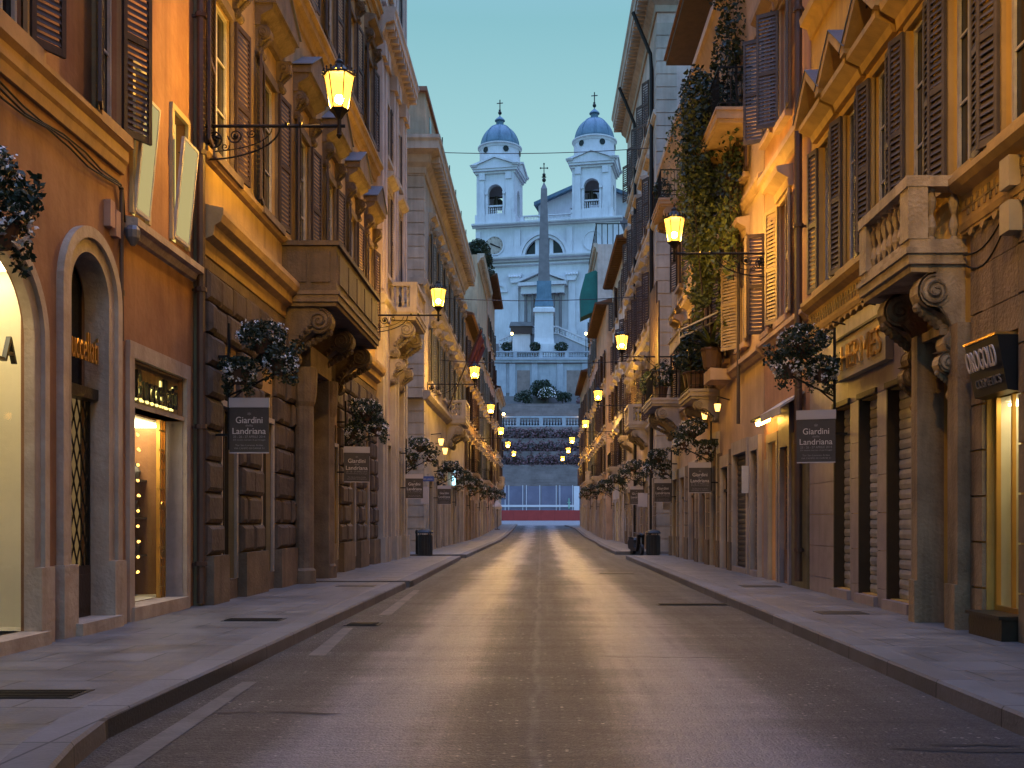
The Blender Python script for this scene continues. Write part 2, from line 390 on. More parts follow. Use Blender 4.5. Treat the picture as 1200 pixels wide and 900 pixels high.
M['leaf2']=mat('olive leaf green',(.12,.14,.035),.6,c2=(.05,.065,.02),scale=5,bump=0)
M['leafd']=mat('dark leaf green',(.026,.045,.022),.6,c2=(.014,.024,.012),scale=4,bump=0)
M['petal']=mat('white petal',(.78,.74,.72),.6,var=.1,bump=0)
M['azalea_leaf']=mat('dull azalea leaf',(.07,.055,.04),.7,c2=(.04,.03,.025),bump=0)
M['azalea']=mat('mauve azalea bloom',(.21,.09,.10),.7,c2=(.11,.055,.055),scale=2,bump=0)
M['bark']=mat('bark',(.07,.05,.035),.9)
M['banner']=mat('charcoal banner vinyl',(.06,.043,.038),.5,c2=(.04,.03,.026),scale=3,bump=0)
M['banner_top']=mat('grey banner header',(.42,.37,.37),.5,var=.08,bump=0)
M['ink']=mat('pale print ink',(.60,.52,.48),.6,var=.05,bump=0)
M['ink_dim']=mat('faded print ink',(.26,.23,.22),.6,var=.05,bump=0)
M['plastic']=mat('black bin plastic',(.02,.02,.023),.45,bump=0)
M['terracotta']=mat('terracotta pot',(.11,.06,.042),.8)
M['red']=mat('red hoarding board',(.33,.035,.03),.6,var=.12,bump=0)
M['mesh_panel']=mat('grey blue hoarding sheet',(.15,.16,.23),.45,c2=(.10,.11,.17),scale=.5,bump=0)
M['post_white']=mat('white painted post',(.62,.62,.66),.5,var=.05,bump=0)
M['green_cloth']=mat('dark teal canvas',(.012,.12,.10),.8,c2=(.01,.08,.07),scale=1)
M['awning']=mat('off white canvas',(.5,.44,.38),.85,scale=2)
M['flag_red']=mat('faded red flag cloth',(.16,.045,.04),.85)
M['grate']=mat('cast iron cover',(.035,.033,.033),.55,metal=.4)
M['sign_blue']=mat('blue sign enamel',(.05,.09,.28),.4,bump=0,var=.05)
M['tuff_wall']=mat('weathered mossy plaster',(.20,.16,.08),.9,c2=(.12,.1,.05),scale=2,streak=.6)
GLASS=thin_glass()
M['lamp']=lantern_panel('amber lantern glass',(1.0,.50,.06),2.4,(.85,.72,.5))
M['bulb']=lamp_mat('sodium bulb',(1.0,.61,.115),5200)
M['lamp_far']=lamp_mat('small lamp glow',(1.0,.58,.15),28)
M['lamp_amber']=lamp_mat('amber wall light glow',(1.0,.5,.1),5)
M['lit_cream']=lamp_mat('lit shop panel',(1.0,.72,.26),1.15)
M['lit_warm']=lamp_mat('lit doorway panel',(1.0,.66,.2),.55)
M['lit_win']=lamp_mat('backlit hopper pane',(1.0,.78,.22),.95)
M['lit_sash']=lamp_mat('backlit tilted sash',(1.0,.80,.34),.5)
M['door_glow']=lamp_mat('dim lit hall behind gate',(1.0,.62,.25),.16)
M['strip_bright']=lamp_mat('bright shop ceiling lamp',(1.0,.80,.45),13)
M['strip']=lamp_mat('shop ceiling lamp',(1.0,.70,.30),9)
M['spot']=lamp_mat('spot lamp',(1.0,.5,.09),60)
M['neon']=lamp_mat('cool lit sign',(.45,.85,1.0),3)
M['backlit']=lamp_mat('letter backlight',(1.0,.85,.25),2.2)
M['glow_white']=lamp_mat('white portal light',(1.0,.82,.6),4)
PAVE=brick_mat('basalt paving slabs',(.155,.143,.138),(.118,.109,.106),(.03,.028,.026),1.1,.62,.012,.5,'xy',.25)
KERB=brick_mat('travertine kerb stones',(.17,.155,.145),(.12,.108,.10),(.05,.045,.04),1.25,3.0,.012,.78,'yx',.25,offset=0)
ASPH=asphalt()

# ------------------------------------------------------------------ cached meshes for repeated pieces
CACHE={}
def cached(key,fn):
    if key not in CACHE: CACHE[key]=fn()
    return CACHE[key]

def shutter_mesh(w,h,m,pitch=.085,flip=False):
    def f():
        b=MB(); t=.045; s=.055
        b.box(0,s,0,t,0,h); b.box(w-s,w,0,t,0,h)
        zs=[0,h*.46,h-.09] 
        for z in zs: b.box(s,w-s,.004,t-.004,z,z+.09)
        for z0,z1 in ((.09,h*.46),(h*.46+.09,h-.09)):
            k=max(2,int((z1-z0)/pitch)); p=(z1-z0)/k
            for i in range(k):
                z=z0+p*(i+.5)
                b.prism([(.006,z+p*.42),(.013,z+p*.42),(t-.004,z-p*.36),(t-.011,z-p*.36)],'x',s,w-s)
        if flip: b.v=[(-x,y,z) for x,y,z in b.v]
        return b.mesh('shutter',m)
    return cached(('sh',round(w,2),round(h,2),m.name,round(pitch,3),flip),f)

def console_poly(d,h):
    """side outline of an S scroll bracket: d out from the wall, h high, top at z=0"""
    pts=[(0,0),(d,0)]
    for i in range(9):
        a=R(90-200*i/8); pts.append((d-.22*h+.22*h*math.cos(a)*1.0,-.23*h+.22*h*math.sin(a)))
    pts += [(d*.62,-.40*h),(d*.42,-.52*h),(d*.3,-.66*h)]
    for i in range(7):
        a=R(60-190*i/6); pts.append((.15*h*.9+.13*h*math.cos(a),-.86*h+.13*h*math.sin(a)))
    pts.append((0,-.98*h))
    return [(max(p[0],0),p[1]) for p in pts]
def console_mesh(w,d,h,m):
    def f():
        b=MB(); b.prism(console_poly(d,h),'x',-w/2,w/2)
        for sx in (-1,1):
            for (cy,cz,r) in ((d-.22*h,-.23*h,.2*h),(.135*h,-.86*h,.115*h)):
                for rr,e in ((1,.012),(.8,.03),(.62,.012),(.5,.035),(.26,.055)):
                    b.lathe([(r*rr,0),(r*rr,e)],sx*w/2 if sx>0 else -w/2-e,cy,cz,14,'x')
            for sx in (-1,1):
                for (cy,cz,r) in ((d-.22*h,-.23*h,.185*h),(.135*h,-.86*h,.105*h)):
                    pts=[]
                    for i in range(31):
                        a=R(90-i*25); rr=r*(1-i/34); pts.append((sx*(w/2+.02+.03*i/30),cy+rr*math.cos(a),cz+rr*math.sin(a)))
                    b.tube(pts,.022*h,5)
                pl=console_poly(d,h); b.tube([(sx*(w/2+.004),p[0]*.97,p[1]) for p in pl[2:-1]],.016*h,5)
            # acanthus on the front
            for k in range(7):
                t=k/6; b.ball((0,d*.9-d*.62*t,-.42*h-.3*h*t),.07*h,6,4)
            # leaf work between the volutes
            for k in range(5):
                t=k/4; b.ball((sx*(w/2+.005),d*.55-d*.33*t,-.33*h-.33*h*t),.055*h*(1-.4*abs(t-.5)),6,4)
        return b.mesh('console',m)
    return cached(('con',round(w,2),round(d,2),round(h,2),m.name),f)

def baluster_prof(h):
    return [(.05,0),(.05,.05*h),(.03,.08*h),(.065,.25*h),(.055,.36*h),(.028,.5*h),(.055,.64*h),(.065,.75*h),(.03,.92*h),(.05,.95*h),(.05,h)]

# ------------------------------------------------------------------ facades
class Bld:
    """a house on the street; s runs along the street, h is height, o is how far a thing stands out of the wall"""
    def __init__(B,name,label,cat,side,X,s0,s1,H,wall,group=None,depth=11,z0=0):
        B.side,B.X,B.s0,B.s1,B.H,B.wm,B.depth,B.z0=side,X,s0,s1,H,wall,depth,z0
        B.rot=R(90) if side>0 else R(-90)
        B.root=empty(name,(side*X,s0,0),label,cat,group,B.rot); B.holes=[]
    def u(B,s): return (s-B.s0)*B.side
    def sx(B,px): return F*B.X/abs(px-VX)
    def hx(B,px,py): return EYE+(HY-py)*B.X/abs(px-VX)
    def bx(B,mb,s0,s1,h0,h1,o0,o1): mb.box(B.u(s0),B.u(s1),o0,o1,h0,h1); return mb
    def part(B,name,mb,m,parent=None,**k): return mb.build(name,m,parent or B.root,**k)
    def mould(B,name,prof,h,s0,s1,m,parent=None):
        """horizontal moulding: prof is [(o,dh)...] from the wall outwards"""
        mb=MB(); mb.prism([(o,h+z) for o,z in prof],'x',B.u(s0),B.u(s1)); return B.part(name,mb,m,parent)
    def hole(B,s0,s1,h0,h1,d=.24): B.holes.append((min(s0,s1),max(s0,s1),h0,h1,d))
    def finish(B,roof=None,roof_over=.0,wall_name='wall'):
        mb=MB(); S=sorted({B.s0,B.s1,*[x for q in B.holes for x in q[:2]]}); Hs=sorted({B.z0,B.H,*[x for q in B.holes for x in q[2:4]]})
        for i in range(len(S)-1):
            j=0
            while j<len(Hs)-1:
                cs=(S[i]+S[i+1])/2
                def inh(jj):
                    ch=(Hs[jj]+Hs[jj+1])/2
                    return any(q[0]<cs<q[1] and q[2]<ch<q[3] for q in B.holes)
                if inh(j): j+=1; continue
                k=j
                while k+1<len(Hs)-1 and not inh(k+1): k+=1
                a,b=B.u(S[i]),B.u(S[i+1]); mb.poly([(a,0,Hs[j]),(b,0,Hs[j]),(b,0,Hs[k+1]),(a,0,Hs[k+1])])
                j=k+1
        for q in B.holes:
            a,b,d=B.u(q[0]),B.u(q[1]),-q[4]-.02
            for p in ([(a,0,q[2]),(a,d,q[2]),(a,d,q[3]),(a,0,q[3])],[(b,0,q[2]),(b,d,q[2]),(b,d,q[3]),(b,0,q[3])],
                      [(a,0,q[2]),(b,0,q[2]),(b,d,q[2]),(a,d,q[2])],[(a,0,q[3]),(b,0,q[3]),(b,d,q[3]),(a,d,q[3])]): mb.poly(p)
        a,b,D=B.u(B.s0),B.u(B.s1),-B.depth
        for p in ([(a,0,B.z0),(a,D,B.z0),(a,D,B.H),(a,0,B.H)],[(b,0,B.z0),(b,D,B.z0),(b,D,B.H),(b,0,B.H)],
                  [(a,D,B.z0),(b,D,B.z0),(b,D,B.H),(a,D,B.H)],[(a,0,B.H),(b,0,B.H),(b,D,B.H),(a,D,B.H)]): mb.poly(p)
        B.part(wall_name,mb,B.wm)
        if roof:
            r=MB(); o=roof_over; e=B.H
            r.prism([(o,e-.12),(o,e+.02),(D*.5,e+2.0),(D,e+.1),(D,e-.1)],'x',a,b); B.part('roof',r,roof)
    # -- a window with its frame, sash, panes and shutters
    def win(B,s,h,w,hh,fr=None,sh=None,hood=None,sw=None,ang=(0,0),fw=.13,d=.11,sash=True,pitch=.085,cons=True,lit=None,sill=True,fo=.05):
        fr=fr or B.wm
        B.hole(s-w/2,s+w/2,h,h+hh,d)
        def f():
            b=MB(); b.box(-w/2-fw,-w/2,-.02,fo,0,hh); b.box(w/2,w/2+fw,-.02,fo,0,hh); b.box(-w/2-fw,w/2+fw,-.02,fo+.003,hh,hh+fw)
            if sill: b.box(-w/2-fw-.06,w/2+fw+.06,-.02,fo+.11,-.14,0)
            return b.mesh('window',fr)
        win=link('window',cached(('wf',w,hh,fw,fr.name,sill,fo),f),B.root,(B.u(s),0,h))
        g=lit or M['glass_dark']
        link('pane',cached(('wp',w,hh,d,g.name),lambda: MB().poly([(-w/2,-d,0),(w/2,-d,0),(w/2,-d,hh),(-w/2,-d,hh)]).mesh('pane',g)),win)
        if sash:
            def f2():
                b=MB(); e=.05
                for x in (-w/2+e/2,-e*.6,e*.6,w/2-e/2): b.box(x-e/2,x+e/2,-d+.005,-d+.045,e,hh-e)
                b.box(-w/2,w/2,-d+.004,-d+.05,0,e); b.box(-w/2,w/2,-d+.004,-d+.05,hh-e,hh)
                for z in (.36,.68): b.box(-w/2,w/2,-d+.006,-d+.03,hh*z,hh*z+.035)
                return b.mesh('sash',M['frame_white'])
            link('sash',cached(('ws',w,hh,d),f2),win)
        if sh:
            sw_=sw or w/2
            o=link('shutter',shutter_mesh(sw_,hh,sh,pitch),win,(w/2+.02,fo+.012,0)); o.rotation_euler=(0,0,R(ang[1]))
            o=link('shutter',shutter_mesh(sw_,hh,sh,pitch,True),win,(-w/2-.02,fo+.012,0)); o.rotation_euler=(0,0,R(-ang[0]))
        if hood:
            W=w/2+fw+.16
            def f3():
                b=MB(); z=hh+fw+(.62 if hood=='scroll' else .12)
                if hood in('flat','scroll'):
                    b.prism([(0,z-.1),(.1,z-.1),(.12,z+.08),(.34,z+.2),(.36,z+.32),(0,z+.38)],'x',-W,W)
                if hood=='ped':
                    b.prism([(0,z-.02),(.1,z-.02),(.14,z+.1),(.36,z+.2),(.36,z+.3),(0,z+.3)],'x',-W-.08,W+.08)
                    t=.62
                    for sg in (-1,1):
                        b.prism([(sg*(W+.12),z+.302),(0,z+.302+t),(0,z+.302+t+.17),(sg*(W+.24),z+.40),(sg*(W+.24),z+.302)],'y',0,.42)
                    b.prism([(-W+.1,z+.3),(W-.1,z+.3),(0,z+.3+t)],'y',-.02,.12)
                return b.mesh('hood',fr)
            ho=link('hood',cached(('wh',w,hh,hood,fr.name),f3),win)
            if hood=='ped':
                def f4():
                    b=MB(); z=hh+fw+.12+.302; t=.62; q=.018
                    for sg in (-1,1):
                        b.prism([(sg*(W+.25),z+.10+.003),(0,z+t+.173),(0,z+t+.173+q),(sg*(W+.25),z+.10+q+.003)],'y',0,.44)
                    return b.mesh('lead_flashing',M['zinc'])
                link('lead_flashing',cached(('wz',w,hh,fr.name),f4),ho)
            if hood=='scroll' and cons:
                for sg in (-1,1):
                    link('console',console_mesh(.2,.30,.62,fr),ho,(sg*(w/2+fw+.02),.0,hh+fw+.52))
        return win
    # -- a recessed opening closed by a plain leaf
    def opening(B,name,s0,s1,h0,h1,d,m,reveal=None):
        B.hole(s0,s1,h0,h1,d); a,b=B.u(s0),B.u(s1)
        return B.part(name,MB().poly([(a,-d,h0),(b,-d,h0),(b,-d,h1),(a,-d,h1)]),m)
    def slats(B,s0,s1,h0,h1,d,m,pitch=.11,name='roller_shutter'):
        B.hole(s0,s1,h0,h1,d); b=MB(); k=int((h1-h0)/pitch); p=(h1-h0)/k; a,c=B.u(s0),B.u(s1)
        for i in range(k):
            z=h0+i*p; b.prism([(-d-.03,z),(-d+.012,z+.008),(-d+.022,z+p*.5),(-d+.012,z+p*.94),(-d-.03,z+p)],'x',min(a,c),max(a,c))
        return B.part(name,b,m)
    def frame(B,name,s0,s1,h0,h1,w,o,m,parent=None,top=None):
        """jambs and head round an opening"""
        b=MB(); t=top or w
        B.bx(b,s0-w,s0,h0,h1,-.01,o); B.bx(b,s1,s1+w,h0,h1,-.01,o); B.bx(b,s0-w,s1+w,h1,h1+t,-.01,o+.004)
        return B.part(name,b,m,parent)
    def niche(B,name,s0,s1,h0,h1,o0,dep,m,lamp=None,lsize=.12,parent=None):
        b=MB(); a,c=B.u(s0),B.u(s1); y0,y1=o0,o0-dep
        for p in ([(a,y1,h0),(c,y1,h0),(c,y1,h1),(a,y1,h1)],[(a,y0,h0),(a,y1,h0),(a,y1,h1),(a,y0,h1)],[(c,y0,h0),(c,y1,h0),(c,y1,h1),(c,y0,h1)],
                  [(a,y0,h0),(c,y0,h0),(c,y1,h0),(a,y1,h0)],[(a,y0,h1),(c,y0,h1),(c,y1,h1),(a,y1,h1)]): b.poly(p)
        n=B.part(name,b,m,parent)
        if lamp:
            l=MB(); B.bx(l,s0+.12,s1-.12,h1-.05,h1-.02,o0-dep*.5-lsize/2,o0-dep*.5+lsize/2); B.part('ceiling_lamp',l,lamp,n)
        return n
    def letters(B,name,s,sc,h0,w,hh,o,m,depth=.03,parent=None):
        t=text_mesh(s,w,hh,depth); t.v=[(-x,-y,z) for x,y,z in t.v]; return B.part(name,t,m,parent,loc=(B.u(sc),o,h0))
    def pipe(B,s,h0,h1,r=.055,o=.11,m=None):
        mb=MB(); mb.tube([(B.u(s),o,h0),(B.u(s),o,h1)],r,8)
        z=h0+.6
        while z<h1: mb.lathe([(r*1.35,0),(r*1.35,.07)],B.u(s),o,z,8); mb.box(B.u(s)-.02,B.u(s)+.02,-.01,o,z+.01,z+.05); z+=2.2
        return B.part('drainpipe',mb,m or M['pipe'])
    def cornice(B,h,over,ht,m,s0=None,s1=None,mod=None,ret=None):
        s0=B.s0 if s0 is None else s0; s1=B.s1 if s1 is None else s1
        mb=MB(); pr=[(0,0),(.08,0),(.12,.18*ht),(over*.35,.3*ht),(over*.45,.52*ht),(over*.9,.6*ht),(over*.92,.82*ht),(over,.9*ht),(over,ht),(0,ht)]
        mb.prism([(o,h+z) for o,z in pr],'x',B.u(s0),B.u(s1))
        if ret:   # the cornice returns along the end wall of a corner house
            a=B.u(s0); sg=-B.side
            mb.prism([(a+sg*o,h+z) for o,z in pr],'y',-ret,0.0)
            for i in range(len(pr)-1):
                p,q=pr[i],pr[i+1]
                mb.poly([(a,p[0],h+p[1]),(a,q[0],h+q[1]),(a+sg*q[0],q[0],h+q[1]),(a+sg*p[0],p[0],h+p[1])])
                mb.poly([(a+sg*p[0],0,h+p[1]),(a+sg*q[0],0,h+q[1]),(a+sg*q[0],q[0],h+q[1]),(a+sg*p[0],p[0],h+p[1])])
        c=B.part('cornice',mb,m)
        if mod:
            b=MB(); s=s0+mod/2; B.bx(b,s0+.02,s1-.02,h+.40*ht,h+.5*ht,over*.35,over*.40)
            while s<s1: b.box(B.u(s)-.09,B.u(s)+.09,over*.36,over*.86,h+.38*ht,h+.597*ht); s+=mod
            B.part('modillion_band',b,m,c)
        return c
    def balcony(B,s0,s1,h,over,rail='iron',m=None,cons=2,ch=.6,th=.22,rh=.95,cm=None,cw=.24,cd=None):
        m=m or M['pale_stone']; mb=MB(); a,b=sorted((B.u(s0),B.u(s1)))
        mb.box(a,b,0,over,h-th,h); mb.box(a+.05,b-.05,0,over-.05,h-th-.09,h-th); mb.box(a-.03,b+.03,.003,over+.03,h-.09,h-.02)
        r=B.part('balcony',mb,m)
        if rail=='iron':
            q=MB(); k=int((b-a)/.13)
            for i in range(k+1): x=a+.04+(b-a-.08)*i/k; q.tube([(x,over-.06,h),(x,over-.06,h+rh)],.009,4)
            n=int(over/.13)
            for e in (a+.04,b-.04):
                for i in range(n): q.tube([(e,.05+(over-.1)*i/n,h),(e,.05+(over-.1)*i/n,h+rh)],.009,4)
                q.box(e-.02,e+.02,0,over-.04,h+rh,h+rh+.035); q.box(e-.012,e+.012,0,over-.05,h+.1,h+.125)
            q.box(a+.065,b-.065,over-.085,over-.04,h+rh,h+rh+.035); q.box(a+.06,b-.06,over-.072,over-.05,h+.1,h+.125)
            B.part('railing',q,M['iron'],r)
        elif rail=='stone':
            q=MB(); z1=h+rh
            q.box(a,b,over-.26,over+.02,z1-.14,z1); q.box(a,a+.26,0,over-.262,z1-.14,z1-.002); q.box(b-.26,b,0,over-.262,z1-.14,z1-.002)
            q.box(a+.02,b-.02,over-.22,over-.02,h,h+.1); q.box(a+.02,a+.22,0,over-.222,h,h+.098); q.box(b-.22,b-.02,0,over-.222,h,h+.098)
            nn=max(1,round((b-a)/2.2))
            for i in range(nn+1):
                x=a+.16+(b-a-.32)*i/nn; q.box(x-.15,x+.15,over-.25,over+.002,h+.1,z1-.14)
            B.part('parapet',q,m,r)
            hb=rh-.24; bl=MB(); k=int((b-a-.5)/.2)
            for i in range(k): bl.lathe(baluster_prof(hb),a+.35+(b-a-.7)*i/max(k-1,1),over-.12,h+.1,8)
            B.part('baluster_row',bl,m,r)
            k=max(1,int((over-.3)/.15))
            for e in (a+.12,b-.12):
                bl=MB()
                for i in range(k): bl.lathe(baluster_prof(hb),e,.12+(over-.45)*i/max(k-1,1),h+.1,8)
                B.part('baluster_row',bl,m,r)
        elif rail=='solid':
            q=MB(); z1=h+rh
            q.box(a+.04,b-.04,over-.16,over-.04,h,z1-.1); q.box(a+.04,a+.16,0,over-.162,h,z1-.102); q.box(b-.16,b-.04,0,over-.162,h,z1-.102)
            q.box(a-.03,b+.03,-.01,over+.03,z1-.1,z1)
            # raised panels
            for e,sg in ((a+.04,-1),(b-.04,1)):
                for k in range(2):
                    y0=.12+k*(over-.2)/2; y1=y0+(over-.2)/2-.1; q.box(min(e,e+sg*.03),max(e,e+sg*.03),y0,y1,h+.18,z1-.25)
            n=max(2,int((b-a)/.95))
            for i in range(n): x0=a+.14+(b-a-.28)*i/n; q.box(x0,x0+(b-a-.28)/n-.12,over-.05,over-.01,h+.18,z1-.25)
            B.part('parapet',q,M['parapet_dark'],r)
        if cons:
            for i in range(cons):
                x=a+cw*.8+(b-a-cw*1.6)*(i/(cons-1) if cons>1 else .5)
                link('console',console_mesh(cw,cd or over*.85,ch,cm or m),r,(x,0,h-th-.092))
        return r

def rowof(B,rows,n,s0,s1,**kw):
    """regular rows of windows: rows is [(sill height, window height)]"""
    for (h,hh,over) in rows:
        for i in range(n):
            k=dict(kw); k.update(over or {})
            w=k.pop('w'); B.win(s0+(s1-s0)*(i+.5)/n,h,w,hh,**k)
# ================================================================== LEFT SIDE
# ---- ochre house with the arched shop fronts
B=Bld('ochre_building','orange ochre stucco house with arched shop doors and tilted lit window panes','building',-1,5.6,-12.0,16.5,24,M['ochre'])
# pass 1: string course under the first-floor windows and ledge under the lit panes
B.mould('string_course',[(0,0),(.05,0),(.07,.12),(.10,.16),(.10,.30),(.16,.36),(.16,.42),(0,.42)],6.13,-12,13.66,M['ochre_trim'])
B.mould('ledge',[(0,-.02),(.06,0),(.12,.08),(.2,.1),(.2,.2),(0,.24)],5.38,13.72,16.44,M['travertine'])
for s in (4.2,7.0,9.4): B.win(s,6.75,.95,2.6,M['ochre_trim'],M['sh_brown'],sw=.5)
B.win(10.72,6.68,.7,2.6,M['ochre_trim'],M['sh_brown'],sw=.42,ang=(28,28))
B.win(13.2,6.62,.62,2.8,M['ochre_trim'],M['sh_brown'],sw=.46,ang=(28,20))
for s in (4.2,7.0,10.2,13.2,15.6): B.win(s,12.2,.95,2.3,M['ochre_trim'],M['sh_brown'],sw=.48); B.win(s,17.2,.95,2.3,M['ochre_trim'],M['sh_brown'],sw=.48)
B.cornice(23.2,.7,.8,M['ochre_trim'])
# lit hopper windows
for (a,b,h0,h1) in ((14.02,14.5,5.72,7.75),(15.52,16.12,5.78,7.75)):
    B.hole(a,b,h0,h1,.16)
    fr=B.frame('window',a,b,h0,h1,.09,.05,M['panel_cream'])
    B.part('lit_pane',MB().poly([(B.u(a),-.15,h0),(B.u(b),-.15,h0),(B.u(b),-.15,h1),(B.u(a),-.15,h1)]),M['lit_win'],fr)
    q=MB(); x0,x1=sorted((B.u(a),B.u(b))); t=.17; q.prism([(.02,h0+.06),(t,h1-.42),(t+.03,h1-.42),(.05,h0+.05)],'x',x0-.02,x1+.02)
    ts=B.part('tilted_sash',q,M['lit_sash'],fr)
    q=MB()
    for xa,xb in ((x0-.03,x0+.015),(x1-.015,x1+.03)): q.prism([(.018,h0+.055),(t-.005,h1-.41),(t+.04,h1-.41),(.06,h0+.045)],'x',xa,xb)
    q.box(x0+.016,x1-.016,t-.004,t+.04,h1-.45,h1-.405); q.box(x0+.016,x1-.016,.012,.062,h0+.04,h0+.09); B.part('sash_frame',q,M['frame_white'],ts)
    q=MB()
    for z in (h1-.55,h0+.75): q.tube([(x0+.02,-.1,z+.12),(x0+.02,t*(z-h0)/(h1-h0),z)],.008,4)
    B.part('stay_arm',q,M['iron'],fr)
def arch_door(s0,s1,hs,fw,sill,dp=.3):
    """round-arched stone surround: jambs with plinths and a moulded archivolt; returns nothing, cuts the wall"""
    c=(s0+s1)/2; r=(s1-s0)/2; n=14
    B.hole(s0,s1,.14,hs+r,dp)
    q=MB(); x=B.u(c)
    # fill the corners between the arch and the square hole
    for sg in (-1,1):
        pts=[(x+sg*r,hs+r),(x,hs+r)]+[(x+sg*r*math.sin(R(90*i/n)),hs+r*math.cos(R(90*i/n))) for i in range(1,n+1)]
        q.prism(pts,'y',-dp,.001)
    B.part('arch_spandrel',q,B.wm)
    q=MB()
    q.ring(x,hs,r-.008,r+fw*.55,-dp+.02,.035,24); q.ring(x,hs,r+fw*.55,r+fw,-.01,.085,24)
    for sg in (-1,1):
        a=x+sg*r; q.box(a-sg*.008,a+sg*fw*.55,-dp+.02,.035,1.0,hs); q.box(a+sg*fw*.55,a+sg*fw,-.01,.085,1.0,hs)
        q.box(a-sg*.012,a+sg*(fw+.05),-dp+.02,.12,.12,1.0)
    o=B.part('arch_surround',q,M['travertine'])
    q=MB(); B.bx(q,s0-fw*.2,s1+fw*.2,.1,.30,-.6,.2); B.part('door_step',q,M['travertine'],o)
    return c,r
arch_door(9.6,11.26,3.5,.24,.3,.1)
n=B.niche('display_window',9.5,11.75,.3,4.4,-.125,1.0,M['shop_cream'],M['strip_bright'],.5)
q=MB(); 
for (s,h,w,t) in ((10.72,2.55,.34,.34),(10.72,1.95,.34,.34),(10.1,2.3,.5,.7)): B.bx(q,s-w/2,s+w/2,h,h+t,-1.25,-1.2)
B.part('picture_frame',q,M['zinc'],n)
q=MB(); B.bx(q,10.5,10.95,.32,1.1,-1.1,-.75); B.part('display_plinth',q,M['marble'],n)
q=MB(); q.lathe([(.10,0),(.10,.3)],B.u(10.72),-.92,1.18,10); B.part('table_lamp',q,M['glow_white'],n)
q=MB(); q.poly([(B.u(9.5),-.09,.3),(B.u(11.3),-.09,.3),(B.u(11.3),-.09,4.4),(B.u(9.5),-.09,4.4)]); B.part('shop_glass',q,GLASS)
B.letters('lettering','UELA',10.62,3.2,.86,.28,-.05,M['black'],.05)
arch_door(12.13,13.2,4.3,.3,.3)
q=MB(); B.bx(q,12.13,13.2,.3,3.1,-.26,-.24); o=B.part('door',MB().poly([(B.u(12.1),-.34,.3),(B.u(13.2),-.34,.3),(B.u(13.2),-.34,4.9),(B.u(12.1),-.34,4.9)]),M['door_glow'])
q=MB(); B.bx(q,12.1,13.25,3.2,4.9,-.335,-.32); B.part('fanlight',q,M['glass_dark'],o)
q=MB(); B.bx(q,12.13,13.2,3.06,3.2,-.3,-.1); B.part('transom_bar',q,M['bronze'],o)
q=MB(); B.bx(q,12.13,13.2,.3,.95,-.28,-.2); B.bx(q,12.2,13.13,.42,.84,-.2,-.18); B.part('kick_panel',q,M['wood'],o)
q=MB(); x0,x1=sorted((B.u(12.15),B.u(13.18))); p=.17; z0,z1=.95,3.05
k=int((x1-x0)/p)+14
for sg in (-1,1):
    for i in range(-14,k):
        # clip each diagonal to the leaf
        a=x0+i*p; pts=[]
        xa,za,xb,zb=a,z0,a+(z1-z0)*.42,z1
        if xb<=x0 or xa>=x1: continue
        if xa<x0: za=z0+(x0-xa)/.42; xa=x0
        if xb>x1: zb=z0+(x1-a)/.42; xb=x1
        if sg<0: xa,xb=x0+x1-xa,x0+x1-xb
        q.tube([(xa,-.22+sg*.008,za),(xb,-.22+sg*.008,zb)],.011,4)
q.box(x0,x0+.04,-.25,-.2,z0,z1); q.box(x1-.04,x1,-.25,-.2,z0,z1)
B.part('lattice_gate',q,M['iron'],o)
B.letters('lettering','Buccellati',12.6,3.50,.86,.36,-.03,M['gold'],.03)
# framed shop window with back-lit letters
S0,S1=13.97,16.02
q=MB(); q.box(B.u(S1)+.004,B.u(S1)-.0,-.34,-.002,.34,3.07); q.v=[(x+(.006),y,z) for x,y,z in q.v]; B.part('marble_lining',q,M['marble'])
B.hole(S0,S1,.32,3.08,.32); B.hole(S0,S1,3.14,3.72,.10)
o=B.frame('shop_front',S0,S1,.14,3.74,.17,.06,M['travertine'],top=.22)
q=MB(); B.bx(q,S0,S1,3.08,3.14,-.3,.03); B.part('lintel',q,M['travertine'],o)
q=MB(); B.bx(q,S0,S1,3.14,3.72,-.10,-.08); B.part('sign_board',q,M['brown_stone'],o)
q=MB(); B.bx(q,S0-.1,S1+.02,.14,.34,-.3,.10); B.part('sill',q,M['travertine'],o)
B.letters('backlight','Buccellati',14.98,3.20,1.56,.40,-.06,M['backlit'],.01,o)
B.letters('lettering','Buccellati',15.0,3.225,1.56,.40,.0,M['black'],.04,o)
n=B.niche('display_window',S0,S1+.7,.34,3.07,-.345,.9,M['shop_cream'],M['strip_bright'],.5,o)
for h in (.95,1.55,2.15):
    q=MB(); B.bx(q,S0,S1+.65,h,h+.03,-1.2,-.75)
    for k in range(5): q.lathe([(.05,0),(.09,.1+.03*(k%3)),(.03,.22),(.04,.27)],B.u(15.6+k*.2),-.9,h+.03,8)
    B.part('display_shelf',q,M['zinc'],n)
q=MB(); q.poly([(B.u(S0),-.335,.34),(B.u(S1),-.335,.34),(B.u(S1),-.335,3.07),(B.u(S0),-.335,3.07)]); B.part('shop_glass',q,GLASS,o)
q=MB(); x=B.u(15.82)
for dx in (-.10,.0,.10): q.box(x+dx-.02,x+dx+.02,-.30,-.24,.34,3.07)
for i in range(9):
    z=.5+i*.3
    q.box(x-.14,x+.14,-.29,-.25,z,z+.025)
for z in (1.0,1.75,2.5): q.ring(x,z,.05,.075,-.3,-.235,14,0,360)
B.part('bronze_mullion',q,M['gold'],o)
q=MB()
for i in range(10):
    for j in range(3): q.ball((B.u(15.2+j*.15+.03*(i%3)),-.40-.05*j,.75+i*.23),.011+.006*((i+j)%3),6,4)
B.part('garland',q,M['lamp_amber'],n)
B.pipe(16.44,.2,24,.07,.14)
